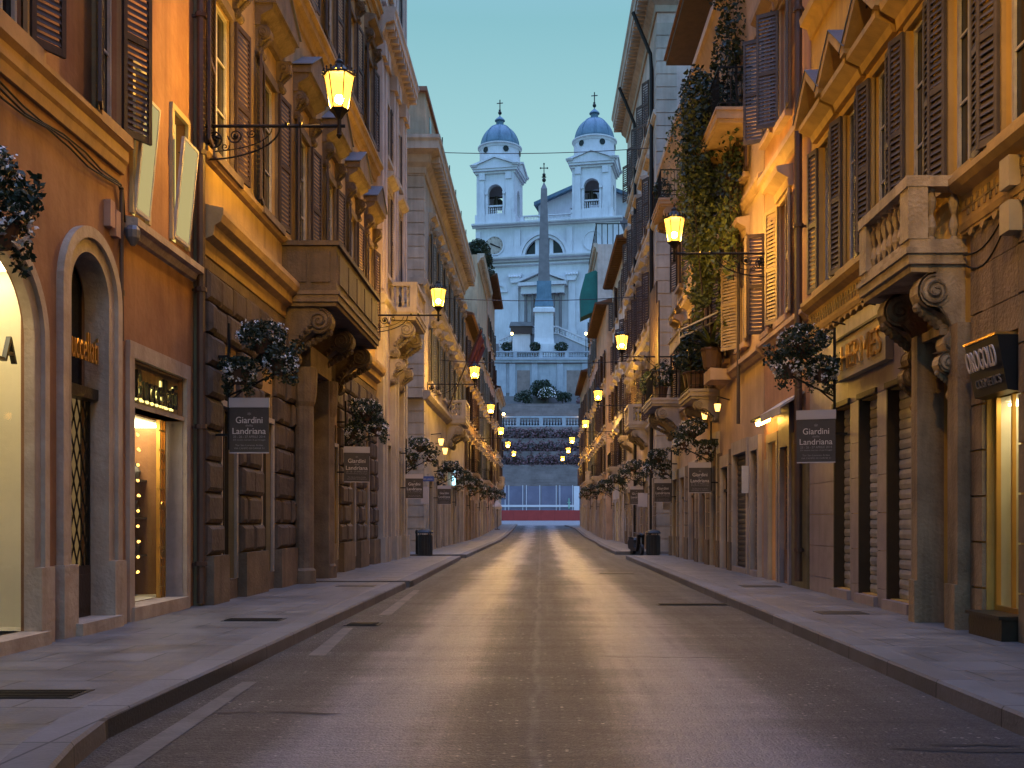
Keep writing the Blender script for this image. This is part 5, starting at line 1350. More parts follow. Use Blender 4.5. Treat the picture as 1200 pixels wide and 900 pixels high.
def potted(x,y,z,label,seed,kind=0,sc=1.0):
    rg=random.Random(seed); o=empty('potted_plant',(x,y,z),label,'potted plant','potted plants on balconies')
    q=MB(); q.lathe([(.16*sc,0),(.2*sc,.06*sc),(.26*sc,.42*sc),(.29*sc,.46*sc),(.26*sc,.5*sc)],0,0,0,12); q.build('pot',M['terracotta'],o)
    q=MB()
    if kind==0: q.leaves((0,0,.95*sc),(.5*sc,.55*sc,.6*sc),520,.14*sc,rg,.5)
    else:
        for k in range(46):
            a=rg.uniform(0,6.28); e=rg.uniform(.2,1.2); L=rg.uniform(.7,1.15)*sc; pr=(0,0,.5*sc); dirh=Vector((math.cos(a),math.sin(a),0)); w=Vector((-math.sin(a),math.cos(a),0))
            P=[Vector(pr)+dirh*(L*t*math.cos(e)*1.0)+Vector((0,0,L*(t*math.sin(e)-.35*t*t))) for t in (0,.35,.7,1)]; ww=(.03,.045,.03,.003)
            for j in range(3): q.poly([P[j]-w*ww[j]*sc,P[j]+w*ww[j]*sc,P[j+1]+w*ww[j+1]*sc,P[j+1]-w*ww[j+1]*sc])
    q.build('foliage',M['leaf2'] if kind else M['leafd'],o)
potted(4.75,31.4,5.55,'bushy dark shrub in a pot on the low iron balcony of the cream house',31,0,1.15)
potted(4.85,32.4,5.55,'tall leafy shrub behind the bushy one on the low iron balcony',32,0,1.4)
potted(4.9,29.3,5.85,'spiky yucca in a clay pot on the ledge beside the folding awning',33,1,1.25)
potted(4.6,39.0,6.2,'round shrub at the near end of the black shutter balcony',34,0,.9); potted(4.4,41.2,6.2,'leafy shrub at the far end of the black shutter balcony',35,0,.9)
potted(4.55,38.4,13.3,'small shrub in a clay pot on the wrought iron upper balcony',36,0,.7)
q=MB(); q.prism([(0,0),(.62,0),(.5,.3),(.0,.34)],'y',-.6,.6); o=empty('planter_shelf',(4.75,29.3,5.5),'stone ledge bracket carrying the potted yucca on the cream house','ledge'); q.build('bracket',M['cream'],o)
# rooftop garden
def shrub(name,x,y,z,r,h,label,seed,m='leaf',n=1100,cat='shrub',trunk=True,sz=.35,group=None,bl=None):
    rg=random.Random(seed); o=empty(name,(x,y,z),label,cat,group)
    if trunk:
        q=MB(); q.tube([(0,0,0),(.05*r,0,h*.35),(0,.05*r,h*.7)],.10*r**.5,6,.03)
        for k in range(5): a=k*1.3; q.tube([(0,0,h*.3),(r*.5*math.cos(a),r*.5*math.sin(a),h*.65)],.05*r**.5,5,.02)
        q.build('trunk',M['bark'],o)
    q=MB()
    for k in range(9):
        a=rg.uniform(0,6.28); d=rg.uniform(.1,.65)*r; zz=h*rg.uniform(.4,.85); rr=r*rg.uniform(.35,.55)
        q.leaves((d*math.cos(a),d*math.sin(a),zz),(rr,rr,rr*.8),n//9,sz,rg,.5)
    q.build('crown',M[m],o)
    if bl:
        q=MB()
        for _ in range(220):
            a=rg.uniform(0,6.28); t=rg.uniform(-.2,1.3); q.leaf((r*math.cos(a)*math.cos(t),r*math.sin(a)*math.cos(t),h*.5+h*.5*math.sin(t)),sz*.8,rg)
        q.build('blossom',M[bl],o)
    return o
shrub('rooftop_tree',-6.5,90,23.9,2.0,2.1,'dense dark evergreen bush on the tan house roof terrace',41,'leafd',3400,'tree',sz=.26)
shrub('rooftop_tree',-7.6,87.5,24.0,1.3,3.6,'tall sparse tree rising above the roof terrace bush',42,'leaf',700,'tree',sz=.2)
shrub('rooftop_tree',-6.0,97,24.0,1.8,3.0,'lower evergreen at the far edge of the roof terrace',43,'leafd',2400,'tree',sz=.26)
# teal canvas awning on the far right roofs
o=empty('roof_awning',(4.3,93.5,20.0),'dark teal canvas sunshade over a roof terrace before the church','awning')
q=MB(); q.prism([(-.7,0),(.9,.7),(.9,4.0),(.6,4.25),(-.3,3.9),(-.75,2.2)],'y',-1.1,1.1); q.build('canvas',M['green_cloth'],o)
q=MB(); q.tube([(.8,-1,-2),(.8,-1,4)],.05,5); q.tube([(.8,1,-2),(.8,1,4)],.05,5); q.build('frame_pole',M['iron'],o)
# awning / parasol at the far end of the left row
o=empty('cafe_parasol',(-4.78,112,.7),'off white square parasol before the end house','parasol')
q=MB(); q.tube([(0,0,0),(0,0,3.3)],.04,6); q.lathe([(.3,0),(.3,.08)],0,0,0,12); q.build('pole',M['wood'],o)
q=MB(); A=[(-.5,-.7,2.5),(.5,-.7,2.5),(.5,.7,2.5),(-.5,.7,2.5)]
for i in range(4):
    a,b=A[i],A[(i+1)%4]; q.poly([a,b,(0,0,3.3)]); q.poly([a,b,(b[0],b[1],2.25),(a[0],a[1],2.25)])
q.build('canopy',M['awning'],o)
# ================================================================== SQUARE, STAIRS AND CHURCH
def Xp(px,D): return (px-VX)*D/F
def Zp(py,D): return EYE+(HY-py)*D/F
# red hoarding and sheet fence closing the foot of the stairs
o=empty('red_barrier',(0,166,1.75),'long plain red board barrier at the foot of the stairs','barrier')
q=MB()
for i in range(12): q.box(-13.5+i*2.25,-13.5+i*2.25+2.23,0,.08,0,1.7)
q.build('board',M['red'],o)
q=MB()
for i in range(13): q.box(-13.5+i*2.25-.06,-13.5+i*2.25+.06,.09,.2,0,1.66)
q.build('support_post',M['iron'],o)
o=empty('sheet_fence',(0,168.5,1.85),'tall grey blue sheet fence with white posts behind the red barrier','fence')
q=MB()
for i in range(10): q.box(-13.5+i*2.7+.06,-13.5+i*2.7+2.64,0,.05,0,5.6)
q.build('sheet_panel',M['mesh_panel'],o)
for x in (-13.5,-10.8,-8.1,-5.9,-5.3,-3.0,-2.4,-.2,2.5,3.1,5.2): 
    q=MB(); q.box(x-.05,x+.05,-.1,-.005,0,5.75); q.build('post',M['post_white'],o)
q=MB(); q.box(-13.5,5.6,-.12,-.105,2.15,2.5); q.build('rail',M['post_white'],o)
q=MB(); q.box(5.4,6.3,-.2,.3,0,5.6); q.build('end_pillar',M['post_white'],o)
q=MB(); q.tube([(4.6,-.15,1.9),(4.6,-.15,3.6)],.12,6); q.tube([(4.3,-.15,2.9),(4.9,-.15,2.9)],.08,6); q.build('hanging_garland',mat('pale green ornament',(.25,.5,.4),.6),o)
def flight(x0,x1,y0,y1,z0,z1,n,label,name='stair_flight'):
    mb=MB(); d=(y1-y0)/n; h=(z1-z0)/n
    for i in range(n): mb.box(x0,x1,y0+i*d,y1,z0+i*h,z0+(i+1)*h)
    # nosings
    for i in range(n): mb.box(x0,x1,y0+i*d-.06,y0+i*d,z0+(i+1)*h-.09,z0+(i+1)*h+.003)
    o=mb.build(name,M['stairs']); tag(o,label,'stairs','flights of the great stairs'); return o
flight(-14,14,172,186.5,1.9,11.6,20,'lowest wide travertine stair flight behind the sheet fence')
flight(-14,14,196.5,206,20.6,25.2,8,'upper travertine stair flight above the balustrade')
# azalea terrace
rg=random.Random(8)
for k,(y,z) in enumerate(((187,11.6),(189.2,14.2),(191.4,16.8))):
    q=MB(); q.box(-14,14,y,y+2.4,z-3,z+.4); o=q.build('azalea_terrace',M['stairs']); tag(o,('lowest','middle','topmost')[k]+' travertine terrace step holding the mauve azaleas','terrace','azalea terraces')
    a=MB(); b=MB()
    for i in range(15):
        x=-13+i*1.85+rg.uniform(-.4,.4); r=rg.uniform(.9,1.3)
        r*=1.25; a.leaves((x,y+1.0,z+.6),(r,1.0,r*1.25),210,.5,rg,.5)
        b.leaves((x,y+.8,z+.8),(r*1.05,1.2,r*1.3),240,.36,rg,.35)
    g=a.build('azalea_leaves',M['azalea_leaf']); g['kind']='stuff'
    g=b.build('azalea_blossoms',M['azalea']); g['kind']='stuff'
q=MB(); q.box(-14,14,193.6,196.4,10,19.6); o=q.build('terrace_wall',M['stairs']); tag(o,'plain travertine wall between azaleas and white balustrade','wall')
def balustrade(x0,x1,y,z,h,label,m,step=.55,ped=4.5,r=1.6):
    o=empty('balustrade',(0,y,z),label,'balustrade')
    q=MB(); q.box(x0,x1,-.4,.4,0,.16*h); q.box(x0,x1,-.38,.38,.84*h,h)
    n=max(1,round((x1-x0)/ped))
    for i in range(n+1): x=x0+(x1-x0)*i/n; q.box(x-.35,x+.35,-.36,.36,.16*h,.84*h)
    q.build('rail',m,o)
    q=MB(); k=int((x1-x0)/step); pf=[(a*r*2,zz) for a,zz in baluster_prof(.68*h)]
    for i in range(k+1): q.lathe(pf,x0+(x1-x0)*i/k,0,.16*h,6)
    q.build('baluster_row',m,o); return o
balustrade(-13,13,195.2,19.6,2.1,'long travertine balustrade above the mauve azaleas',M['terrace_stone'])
for x,lb in ((Xp(590,194),'small glowing lamp post by the azalea balustrade on the palazzo side'),(Xp(680,194),'small glowing lamp post by the azalea balustrade on the ivy side'),(Xp(600,214),'small glowing lamp post on the upper terrace beside the obelisk pedestal'),(Xp(686.5,214),'small glowing lamp post at the far end of the upper terrace')):
    up='upper' in lb; y=213.5 if up else 194.6; z0=36 if up else 19.6; h=(Zp(393,214)-36) if up else 2.2
    o=empty('lamp_post',(x,y,z0),lb,'street lamp','small lamp posts on the stairs')
    q=MB(); q.lathe([(.18,0),(.18,.3),(.09,.5),(.07,h)],0,0,0,8); q.build('post',M['iron'],o)
    q=MB(); q.ball((0,0,h+.25),.28,10,8); q.build('globe',M['lamp_far'],o)
# retaining wall with pilasters and panels
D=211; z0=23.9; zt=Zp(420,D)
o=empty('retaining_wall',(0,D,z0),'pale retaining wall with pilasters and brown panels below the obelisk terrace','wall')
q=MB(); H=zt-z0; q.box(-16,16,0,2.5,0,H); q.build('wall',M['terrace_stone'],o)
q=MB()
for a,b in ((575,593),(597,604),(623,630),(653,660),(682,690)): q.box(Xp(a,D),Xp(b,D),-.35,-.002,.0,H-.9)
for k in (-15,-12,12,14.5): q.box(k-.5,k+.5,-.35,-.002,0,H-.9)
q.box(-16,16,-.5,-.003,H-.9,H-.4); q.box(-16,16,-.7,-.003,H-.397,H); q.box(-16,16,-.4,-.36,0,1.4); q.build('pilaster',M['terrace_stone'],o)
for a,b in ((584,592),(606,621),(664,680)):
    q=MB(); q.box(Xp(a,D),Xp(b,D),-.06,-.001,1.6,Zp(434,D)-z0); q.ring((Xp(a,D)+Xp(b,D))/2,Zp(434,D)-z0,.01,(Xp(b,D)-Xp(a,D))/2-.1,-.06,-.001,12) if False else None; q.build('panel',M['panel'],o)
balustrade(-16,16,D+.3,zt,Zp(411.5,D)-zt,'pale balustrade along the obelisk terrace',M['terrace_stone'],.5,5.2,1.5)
# shrubs before the wall
shrub('shrub',Xp(636,208),208,24.6,3.1,6.6,'large dark shrub with a pale blooming middle under the retaining wall',51,'leafd',2200,'shrub',sz=.42)
shrub('shrub',Xp(641,206.8),206.8,25,1.9,3.8,'pale blooming shrub in front of the large dark shrub',52,'leaf',700,'shrub',sz=.34,bl='petal')
shrub('shrub',Xp(615,207.5),207.5,24.6,2.0,3.6,'low dark shrub beside the blooming one on the palazzo side',53,'leafd',900,'shrub',sz=.4)
shrub('shrub',Xp(659,207.8),207.8,24.6,1.9,4.0,'low dark shrub beside the blooming one on the ivy side',54,'leafd',900,'shrub',sz=.4)
shrub('shrub',Xp(681,207),207,24.4,1.6,2.6,'small reddish bush at the ivy side end of the retaining wall',55,'azalea',500,'shrub',sz=.36)
for px,lb,sd in ((594,'spreading potted shrub on the terrace balustrade below the kiosk',61),(627,'spreading potted shrub at the obelisk pedestal on the kiosk side',62),(658,'spreading potted shrub at the obelisk pedestal away from the kiosk',63)):
    x=Xp(px,214); o=empty('potted_plant',(x,214,36.2),lb,'potted plant','potted shrubs on the obelisk terrace')
    q=MB(); q.lathe([(.5,0),(.7,.6),(.8,1.0)],0,0,0,10); q.build('pot',M['terracotta'],o)
    rg=random.Random(sd); q=MB(); q.leaves((0,0,2.0),(1.15 if px!=658 else 1.5,1.1,.95),420,.45,rg,.5); q.build('foliage',M['leafd'],o)
# double ramp to the church
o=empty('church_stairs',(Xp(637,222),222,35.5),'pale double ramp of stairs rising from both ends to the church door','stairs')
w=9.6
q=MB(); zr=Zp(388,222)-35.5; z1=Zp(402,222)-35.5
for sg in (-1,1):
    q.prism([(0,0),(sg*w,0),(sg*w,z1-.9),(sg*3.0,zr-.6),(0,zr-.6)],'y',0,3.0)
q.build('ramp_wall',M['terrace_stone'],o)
q=MB()
for sg in (-1,1):
    q.prism([(sg*w,z1+.5),(sg*3.0,zr+.85),(0,zr+.85),(0,zr+1.15),(sg*3.0,zr+1.15),(sg*w,z1+.8)],'y',-.15,.35)
    q.prism([(sg*w,z1-.9),(sg*3.0,zr-.6),(0,zr-.6),(0,zr-.35),(sg*3.0,zr-.35),(sg*w,z1-.65)],'y',-.16,.36)
q.build('handrail',M['church'],o)
q=MB(); pf=[(a*2.4,zz) for a,zz in baluster_prof(1.22)]
for sg in (-1,1):
    for i in range(17):
        x=w-(w-.3)*i/16; zb=(z1-.65)+(zr-.35-(z1-.65))*min(1,(w-x)/(w-3)); q.lathe(pf,sg*x,.1,zb,6)
q.build('baluster_row',M['church'],o)
o=empty('terrace_kiosk',(Xp(611,219),219,Zp(391,219)),'low dark roofed kiosk beside the obelisk pedestal','kiosk')
q=MB(); q.box(-2.3,2.3,0,2,0,1.6); q.build('body',M['sh_brown'],o)
q=MB(); q.prism([(-2.6,1.6),(2.6,1.6),(2.3,2.5),(-2.3,2.5)],'y',-.2,2.2); q.build('roof',M['zinc'],o)
q=MB(); q.box(-1.9,1.9,.3,1.7,-4,0); q.build('support',M['church'],o)
# obelisk
D=217
o=empty('obelisk',(Xp(637.5,D),D,36),'tall granite obelisk on a pale pedestal with an iron cross on its tip','obelisk')
k=D/F; zz=lambda py: Zp(py,D)-36
q=MB(); W=10.5*k
def frus(q,w0,w1,z0,z1): q.prism([(-w0,-w0),(w0,-w0),(w0,w0),(-w0,w0)],'z',z0,z0+.001); n=len(q.v); q.v+= [(-w0,-w0,z0),(w0,-w0,z0),(w0,w0,z0),(-w0,w0,z0),(-w1,-w1,z1),(w1,-w1,z1),(w1,w1,z1),(-w1,w1,z1)]; q.f+=[(n,n+1,n+5,n+4),(n+1,n+2,n+6,n+5),(n+2,n+3,n+7,n+6),(n+3,n,n+4,n+7),(n+4,n+5,n+6,n+7)]
frus(q,14*k,14*k,0,zz(405)); frus(q,12*k,11.2*k,zz(405),zz(398)); frus(q,11*k,10.8*k,zz(398),zz(368)); frus(q,12.6*k,12.6*k,zz(368),zz(363.5)); frus(q,11.3*k,10.2*k,zz(363.5),zz(361))
q.build('pedestal',M['church'],o)
q=MB(); frus(q,11*k,9.8*k,zz(361),zz(352)); frus(q,8.7*k,8.4*k,zz(352),zz(331)); q.build('base_block',M['lead'],o)
q=MB(); frus(q,6.9*k,3.6*k,zz(331),zz(222)); frus(q,3.6*k,.4*k,zz(222),zz(214)); q.build('shaft',M['granite'],o)
q=MB(); c=k; q.tube([(0,0,zz(214)),(0,0,zz(192))],.11,6); q.tube([(-4*c,0,zz(197)),(4*c,0,zz(197))],.09,6); q.ball((0,0,zz(211)),.45,8,6); q.ball((0,0,zz(205)),.38,8,6); q.tube([(-2.6*c,0,zz(207.5)),(2.6*c,0,zz(207.5))],.14,6)
for x,p in ((-4,197),(4,197),(0,192)): q.ball((x*c,0,zz(p)),.2,6,5)
q.build('cross',M['iron'],o)

# ------------------------------------------------------------------ the church
D=232; k=D/F; ZC=42.0
ch=empty('twin_tower_church',(0,D,ZC),'pale church with twin domed bell towers, clock and obelisk before its door','church',None,R(-11))
cx=lambda px:(px-VX)*k
cz=lambda py:EYE+(HY-py)*k-ZC
CH=M['church']
x0,x1=cx(555),cx(726)
# body: the front wall carries the lunette window
q=MB(); zl0,zl1=cz(301.5),cz(263.5); lx=cx(637.5); lr=23*k
q.box(x0,x1,.0,14,-1,zl0-.5)                      # lower storey
q.box(x0,x1,.0,14,zl0-.5,zl0)
pts=[(x0,zl0),(lx-lr,zl0)]+[(lx-lr*math.cos(R(180*i/20)),zl0+lr*math.sin(R(180*i/20))) for i in range(1,20)]+[(lx+lr,zl0),(x1,zl0),(x1,zl1),(x0,zl1)]
q.prism(pts,'y',0,1.2); q.box(x0,x1,1.25,14,zl0,zl1-.01)
q.build('facade_wall',CH,ch)
q=MB(); q.poly([(lx-lr,.8,zl0),(lx+lr,.8,zl0),(lx+lr,.8,zl0+lr),(lx-lr,.8,zl0+lr)]); w=q.build('lunette_window',M['glass_dark'],ch)
for dx in (-8.5*k,8.5*k): q=MB(); q.box(lx+dx-2.2*k,lx+dx+2.2*k,.25,.79,zl0,zl0+lr*.93); q.build('mullion',CH,w)
q=MB(); q.ring(lx,zl0,lr,lr+3*k,-.25,.25,28); q.ring(lx,zl0,lr+3.6*k,lr+8*k,-.45,-.02,28); q.build('archivolt',CH,w)
# cornices
def band(py0,py1,o,name='cornice',a=x0,b=x1,par=ch):
    q=MB(); h=cz(py0)-cz(py1); z=cz(py1); q.prism([(0,z),(-.35*o,z),(-.4*o,z+.3*h),(-.9*o,z+.45*h),(-o,z+.7*h),(-o,z+h),(0,z+h)],'x',a-o*.6,b+o*.6); return q.build(name,CH,par)
band(299.5,306,1.5); band(308.5,311,.6,'architrave'); band(259.5,264.2,1.2)
# pilasters of both storeys
for a,b in ((555.5,561),(602.5,609.5),(664.5,671.5),(719.5,725.5)): q=MB(); q.box(cx(a),cx(b),-.35,-.003,zl0+.02,zl1-.9); q.build('pilaster',CH,ch)
for px in (561,603.5,671,720):
    q=MB(); q.box(cx(px-4),cx(px+4),-.6,-.003,cz(396),cz(330)); q.box(cx(px-6),cx(px+6),-.9,-.004,cz(403),cz(388)); p=q.build('pilaster',CH,ch)
    q=MB(); q.prism([(cx(px-4.2),cz(331)),(cx(px+4.2),cz(331)),(cx(px+8),cz(322)),(cx(px+8),cz(320)),(cx(px-8),cz(320)),(cx(px-8),cz(322))],'y',-1.0,-.004)
    for t in range(5): q.ball((cx(px-6+3*t),-1.0,cz(324)),.32,6,4)
    q.build('capital',CH,p)
# blind arches beside the door
for px in (584,698):
    q=MB(); q.ring(cx(px),cz(340),7*k,10*k,-.25,-.003,16); q.box(cx(px-10),cx(px+10),-.3,-.003,cz(341),cz(339)); q.build('blind_arch',CH,ch)
# clock and its blind twin
for px,hands in ((578,True),(695.5,False)):
    q=MB(); q.lathe([(12*k,0),(12*k,-.2),(10.6*k,-.22),(10.4*k,-.1)],cx(px),-.002,cz(285),28,'y'); c=q.build('clock' if hands else 'blind_roundel',CH,ch)
    if hands:
        q=MB(); q.lathe([(10.3*k,-.12),(10.3*k,-.13)],cx(px),0,cz(285),28,'y'); f=q.build('clock_face',M['pale_stone'],c)
        q=MB()
        for i in range(12): a=math.pi*i/6; q.tube([(cx(px)+8.6*k*math.sin(a),-.15,cz(285)+8.6*k*math.cos(a)),(cx(px)+9.8*k*math.sin(a),-.15,cz(285)+9.8*k*math.cos(a))],.07,4)
        q.tube([(cx(px),-.2,cz(285)),(cx(px)+7.2*k,-.2,cz(288))],.14,4); q.tube([(cx(px),-.2,cz(285)),(cx(px)-5*k,-.2,cz(282.5))],.17,4); q.build('clock_hand',M['iron'],f)
q=MB(); q.box(cx(576),cx(582),-.06,-.001,cz(299.5),cz(297)); q.build('small_window',M['glass_dark'],ch)
# portal
q=MB(); q.box(cx(625.5),cx(650),-.1,-.003,cz(396),cz(350)); d=q.build('door',M['panel'],ch)
q=MB()
for px in (617,625,650,658): q.lathe([(2.3*k,0),(2.0*k,1),(1.7*k,cz(348)-cz(396)),(2.6*k,cz(346)-cz(396))],cx(px),-1.1,cz(396),12)
q.build('portal_column',M['granite'],d)
q=MB(); q.box(cx(612),cx(663),-2.0,-.003,cz(346),cz(337)); q.box(cx(609),cx(666),-2.6,-.003,cz(336.9),cz(333))
for sg in (-1,1): q.prism([(cx(637.5+sg*29),cz(333)),(cx(637.5),cz(321.5)),(cx(637.5),cz(318)),(cx(637.5+sg*29),cz(330))],'y',-2.6,-.004)
q.prism([(cx(612),cz(332.9)),(cx(663),cz(332.9)),(cx(637.5),cz(322))],'y',-1.6,-.005); q.build('portal_pediment',CH,d)
# balustrade between the towers
q=MB(); z=cz(260); h=cz(252)-z; q.box(cx(611),cx(672),-.3,.3,z,z+.15*h); q.box(cx(611),cx(672),-.3,.3,z+.85*h,z+h)
for px in (611.5,641,671.5): q.box(cx(px)-.4,cx(px)+.4,-.28,.28,z+.15*h,z+.85*h)
for i in range(34): q.lathe([(a*2.2,zz_) for a,zz_ in baluster_prof(.7*h)],cx(612.5+i*1.76),0,z+.15*h,6)
q.build('balustrade',CH,ch)
# nave roof behind
kn=250/F
nx=lambda px:(px-VX)*kn
nz=lambda py:EYE+(HY-py)*kn-ZC
q=MB(); q.prism([(nx(616),nz(262)),(nx(737),nz(262)),(nx(737),nz(244)),(nx(676),nz(219)),(nx(616),nz(240))],'y',16,40); n=q.build('nave_wall',CH,ch)
q=MB(); q.prism([(nx(612),nz(241)),(nx(676),nz(217)),(nx(741),nz(245)),(nx(741),nz(248.5)),(nx(676),nz(221)),(nx(612),nz(245))],'y',14.5,41); q.build('roof',M['lead'],n)
q=MB(); q.box(nx(655),nx(664.5),15.8,15.99,nz(260),nz(249)); q.build('nave_window',M['glass_dark'],n)
q=MB(); q.box(nx(653.5),nx(666),15.75,15.995,nz(248.9),nz(247)); q.build('window_frame',CH,n)
# bell towers
for px,lift in ((579.1,0),(693.9,0)):
    X=cx(px); hw=23*k; yb=2*hw; kd=(D+hw)/F; dz=lambda py: EYE+(HY-py)*kd-ZC; zb=cz(259.6); zt_=cz(199-lift); aw=9*k; za=cz(222-lift*.6)
    t=link('bell_tower',None,ch)
    def archwall(b,axis,c,w,a,z0,z1,spring,p0,p1):
        pts=[(c-w,z0),(c-a,z0),(c-a,spring)]+[(c-a*math.cos(R(180*i/14)),spring+a*math.sin(R(180*i/14))) for i in range(1,14)]+[(c+a,spring),(c+a,z0),(c+w,z0),(c+w,z1),(c-w,z1)]
        b.prism(pts,axis,p0,p1)
    q=MB()
    q.box(X-hw-.3,X+hw+.3,-.3,yb+.3,zb,zb+2.2)
    archwall(q,'y',X,hw,aw,zb+2.2,zt_,za,0,1.3); archwall(q,'y',X,hw,aw,zb+2.2,zt_,za,yb-1.3,yb)
    archwall(q,'x',yb/2,hw-1.301,aw*.8,zb+2.2,zt_,za,X-hw,X-hw+1.3); archwall(q,'x',yb/2,hw-1.301,aw*.8,zb+2.2,zt_,za,X+hw-1.3,X+hw)
    q.box(X-hw+.01,X+hw-.01,.01,yb-.01,zt_,cz(190-lift)); q.build('belfry',CH,t)
    q=MB()
    for sg in (-1,1):
        q.box(X+sg*(hw-7*k)-3*k,X+sg*(hw-7*k)+6.4*k*1 if sg>0 else X+sg*(hw-7*k)+3*k,-.3,-.003,zb+2.2,zt_)
        q.box(X+sg*hw,X+sg*(hw+.3),1.0,yb-1,zb+2.2,zt_) if False else None
        q.box(X+sg*(hw-7*k)-3.6*k,X+sg*(hw-7*k)+3.6*k,-.5,-.302,zb,zb+3.4); q.box(X+sg*(hw-7*k)-3.6*k,X+sg*(hw-7*k)+3.6*k,-.5,-.302,zt_-1.6,zt_)
    q.ring(X,za,aw,aw+2.2*k,-.25,-.003,18); 
    for sg in (-1,1): q.box(X+sg*aw,X+sg*(aw+2.2*k),-.25,-.003,zb+2.2,za); q.box(X+sg*(aw-.2*k),X+sg*(aw+3.4*k),-.4,-.004,za-.5,za)
    q.build('belfry_pilaster',CH,t)
    q=MB(); h=2.2
    q.box(X-aw,X+aw,.2,.5,zb+2.2,zb+2.5); q.box(X-aw,X+aw,.2,.5,zb+2.2+h*.85,zb+2.2+h)
    for i in range(7): q.lathe([(a*2,zz_) for a,zz_ in baluster_prof(h*.62)],X-aw+aw*2*(i+.5)/7,.35,zb+2.5,6)
    q.build('belfry_balustrade',CH,t)
    q=MB(); q.lathe([(1.15,0),(.95,.5),(.75,1.2),(.6,1.9),(.2,2.3)],X,yb/2,za-2.5,14)
    q.tube([(X-hw+1,yb/2,za+.2),(X+hw-1,yb/2,za+.2)],.22,6); q.tube([(X-.5,yb/2-1.5,za-.1),(X-.5,yb/2-1.5,za-3)],.45,8,.6); q.tube([(X+1.5,yb/2,za-.3),(X+1.5,yb/2,zb+2)],.12,5); q.tube([(X-1.4,yb/2,za-.3),(X-1.4,yb/2,zb+2)],.12,5); q.build('bell',M['bronze'],t)
    # entablature with four small pediments
    q=MB(); ze=cz(198.5-lift); zf=cz(194.5-lift); ov=4.6*k
    q.box(X-hw-ov*.35,X+hw+ov*.35,-ov*.35,yb+ov*.35,ze-.3,ze+.25); q.box(X-hw-ov*.8,X+hw+ov*.8,-ov*.8,yb+ov*.8,ze+.25,zf); q.box(X-hw-ov,X+hw+ov,-ov,yb+ov,zf,zf+.35)
    for s0,s1 in ((-ov,0),(yb,yb+ov)):
        q.prism([(X-hw-ov,zf+.352),(X+hw+ov,zf+.352),(X,cz(182.5-lift))],'y',s0,s1)
        q.prism([(X-hw-ov-.2,zf+.36),(X,cz(182.5-lift)+.06),(X,cz(180.5-lift)+.1),(X-hw-ov-.5,zf+.8)],'y',s0-.3,s1+.3); q.prism([(X+hw+ov+.2,zf+.36),(X,cz(182.5-lift)+.06),(X,cz(180.5-lift)+.1),(X+hw+ov+.5,zf+.8)],'y',s0-.3,s1+.3)
    for s0,s1 in ((X-hw-ov,X-hw),(X+hw,X+hw+ov)):
        q.prism([(-ov,zf+.353),(yb+ov,zf+.353),(yb/2,cz(182.5-lift))],'x',s0,s1)
        q.prism([(-ov-.2,zf+.361),(yb/2,cz(182.5-lift)+.07),(yb/2,cz(180.5-lift)+.11),(-ov-.5,zf+.81)],'x',s0-.3,s1+.3); q.prism([(yb+ov+.2,zf+.361),(yb/2,cz(182.5-lift)+.07),(yb/2,cz(180.5-lift)+.11),(yb+ov+.5,zf+.81)],'x',s0-.3,s1+.3)
    q.build('entablature',CH,t)
    q=MB(); rd=23.9*kd; zd0=zf+.3; zd1=dz(172-lift)
    q.lathe([(rd,zd0),(rd,zd1-.8),(rd+.4,zd1-.6),(rd+.5,zd1-.2),(rd+.9,zd1),(rd+.9,zd1+.35),(rd*.9,zd1+.5)],X,yb/2,0,40,smooth) if False else q.lathe([(rd,zd0),(rd,zd1-.8),(rd+.12,zd1-.6),(rd+.2,zd1-.25),(rd+.45,zd1),(rd+.45,zd1+.25),(rd*.9,zd1+.35)],X,yb/2,0,40)
    dr=q.build('drum',CH,t)
    for ax in (-40,20,80,140):
        a=R(-90+ax+10); q=MB(); q.lathe([(3.4*kd,0),(3.4*kd,.12),(2.7*kd,.12),(2.6*kd,.05)],0,0,0,18,'y'); q.v=[(X+(rd+y+.0)*math.cos(a)-x*math.sin(a),yb/2+(rd+y)*math.sin(a)+x*math.cos(a),dz(178.5-lift)+z) for x,y,z in q.v]
        w=q.build('oculus',M['glass_dark'],dr)
    q=MB(); rr=22.5*kd; zd=zd1+.3; hd=dz(144-lift)-zd; n=10
    q.lathe([(rr*math.cos(R(78*i/n)),zd+hd*math.sin(R(78*i/n))/math.sin(R(78))) for i in range(n+1)],X,yb/2,0,32); dm=q.build('dome',M['lead'],t,smooth=True)
    q=MB()
    for j in range(8):
        a=2*math.pi*j/8+.2; q.tube([(X+(rr+.03)*math.cos(R(78*i/n))*math.cos(a),yb/2+(rr+.03)*math.cos(R(78*i/n))*math.sin(a),zd+hd*math.sin(R(78*i/n))/math.sin(R(78))) for i in range(n+1)],.16,5)
    q.build('dome_rib',M['lead'],dm)
    q=MB(); zl=dz(145.5-lift); q.lathe([(5.2*kd,zl),(5.2*kd,zl+.4),(4.4*kd,zl+.5),(4.4*kd,dz(139-lift)),(6*kd,dz(138.3-lift)),(6*kd,dz(137.3-lift)),(4.5*kd,dz(135.6-lift)),(2.0*kd,dz(133.4-lift)),(.6*kd,dz(132.3-lift)),(.5*kd,dz(129-lift))],X,yb/2,0,16); q.build('lantern',CH if False else M['lead'],t)
    q=MB(); q.ball((X,yb/2,dz(128.5-lift)),.45,8,6); q.tube([(X,yb/2,dz(129-lift)),(X,yb/2,dz(113-lift))],.13,5); q.tube([(X-3.7*kd,yb/2,dz(117-lift)),(X+3.7*kd,yb/2,dz(117-lift))],.12,5); q.box(X-1.4*kd,X+1*kd,yb/2-.05,yb/2+.05,dz(127-lift),dz(124.5-lift)); q.build('cross',M['iron'],t)
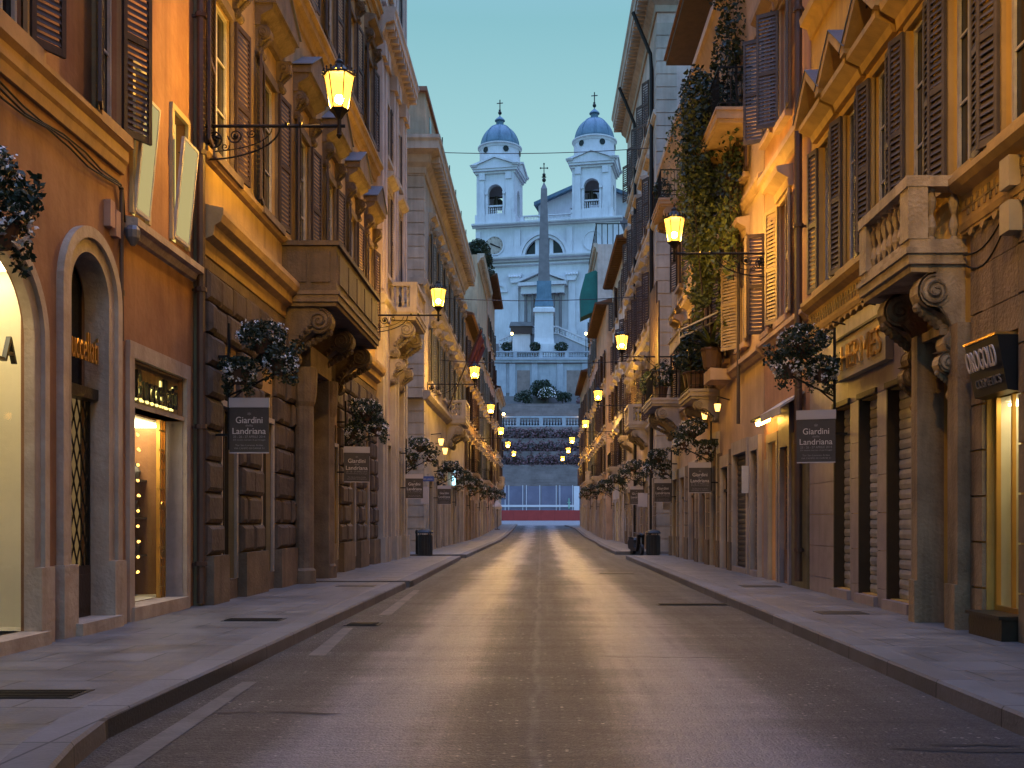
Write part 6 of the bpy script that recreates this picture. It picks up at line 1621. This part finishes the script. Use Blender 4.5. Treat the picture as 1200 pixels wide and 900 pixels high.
# ================================================================== SKY, SUN, CAMERA
w=bpy.data.worlds.new('World'); scene.world=w; w.use_nodes=True
N=w.node_tree.nodes; L=w.node_tree.links; bg=N['Background']
sky=N.new('ShaderNodeTexSky'); sky.sky_type='NISHITA'; sky.sun_disc=False; sky.sun_elevation=R(3); sky.sun_rotation=R(10); sky.ozone_density=4; sky.air_density=1.3; sky.dust_density=.6
tc=N.new('ShaderNodeTexCoord'); sp=N.new('ShaderNodeSeparateXYZ'); L.new(tc.outputs['Generated'],sp.inputs[0])
cr=N.new('ShaderNodeValToRGB'); e=cr.color_ramp.elements
SKY=[(0.0,(.64,.80,.76)),(.16,(.60,.85,.84)),(.30,(.43,.74,.77)),(.44,(.27,.57,.65)),(.60,(.36,.62,.95)),(.80,(.8,1.08,1.9)),(1.0,(2.1,2.65,4.7))]
e[0].position,e[0].color=SKY[0][0],(*SKY[0][1],1); e[1].position,e[1].color=SKY[-1][0],(*SKY[-1][1],1)
for p,c in SKY[1:-1]: x=cr.color_ramp.elements.new(p); x.color=(*c,1)
L.new(sp.outputs[2],cr.inputs[0])
mr_=N.new('ShaderNodeMapRange'); mr_.inputs[1].default_value=.5; mr_.inputs[2].default_value=-.6; L.new(sp.outputs[1],mr_.inputs[0])
mr=N.new('ShaderNodeMix'); mr.data_type='RGBA'; mr.inputs['A'].default_value=(1,1,1,1); mr.inputs['B'].default_value=(1.18,1.55,1.98,1); L.new(mr_.outputs[0],mr.inputs['Factor'])
ml=N.new('ShaderNodeMix'); ml.data_type='RGBA'; ml.blend_type='MULTIPLY'; ml.inputs['Factor'].default_value=1
L.new(cr.outputs[0],ml.inputs['A']); L.new(mr.outputs['Result'],ml.inputs['B'])
sc_=N.new('ShaderNodeMix'); sc_.data_type='RGBA'; sc_.blend_type='MULTIPLY'; sc_.inputs['Factor'].default_value=1; sc_.inputs['B'].default_value=(.02,.02,.02,1)
L.new(sky.outputs[0],sc_.inputs['A'])
mx=N.new('ShaderNodeMix'); mx.data_type='RGBA'; mx.inputs['Factor'].default_value=.06
L.new(ml.outputs['Result'],mx.inputs['A']); L.new(sc_.outputs['Result'],mx.inputs['B']); 
up=N.new('ShaderNodeMix'); up.data_type='RGBA'; up.blend_type='MULTIPLY'; up.inputs['Factor'].default_value=1; up.inputs['B'].default_value=(10,10,10,1)
L.new(mx.outputs['Result'],up.inputs['A']); L.new(up.outputs['Result'],bg.inputs[0]); bg.inputs[1].default_value=.1
cam=bpy.data.cameras.new('camera'); co=bpy.data.objects.new('camera',cam); COL.objects.link(co)
co.location=(0,0,EYE); co.rotation_euler=(R(90),0,0)
cam.sensor_width=36; cam.sensor_fit='HORIZONTAL'; cam.lens=36; cam.shift_x=-(VX-600)/1200; cam.shift_y=(HY-450)/1200; cam.clip_end=6000; cam.clip_start=.1
scene.camera=co
vs=scene.view_settings; vs.view_transform='Standard'; vs.look='None'; vs.exposure=0; vs.gamma=1; vs.use_curve_mapping=False
cy=scene.cycles; cy.use_denoising=True; cy.max_bounces=6; cy.diffuse_bounces=3; cy.glossy_bounces=3; cy.transmission_bounces=3; cy.transparent_max_bounces=6; cy.sample_clamp_indirect=4; cy.caustics_reflective=False; cy.caustics_refractive=False; cy.use_light_tree=True
try: cy.denoiser='OPENIMAGEDENOISE'; cy.denoising_input_passes='RGB_ALBEDO_NORMAL'
except Exception: pass
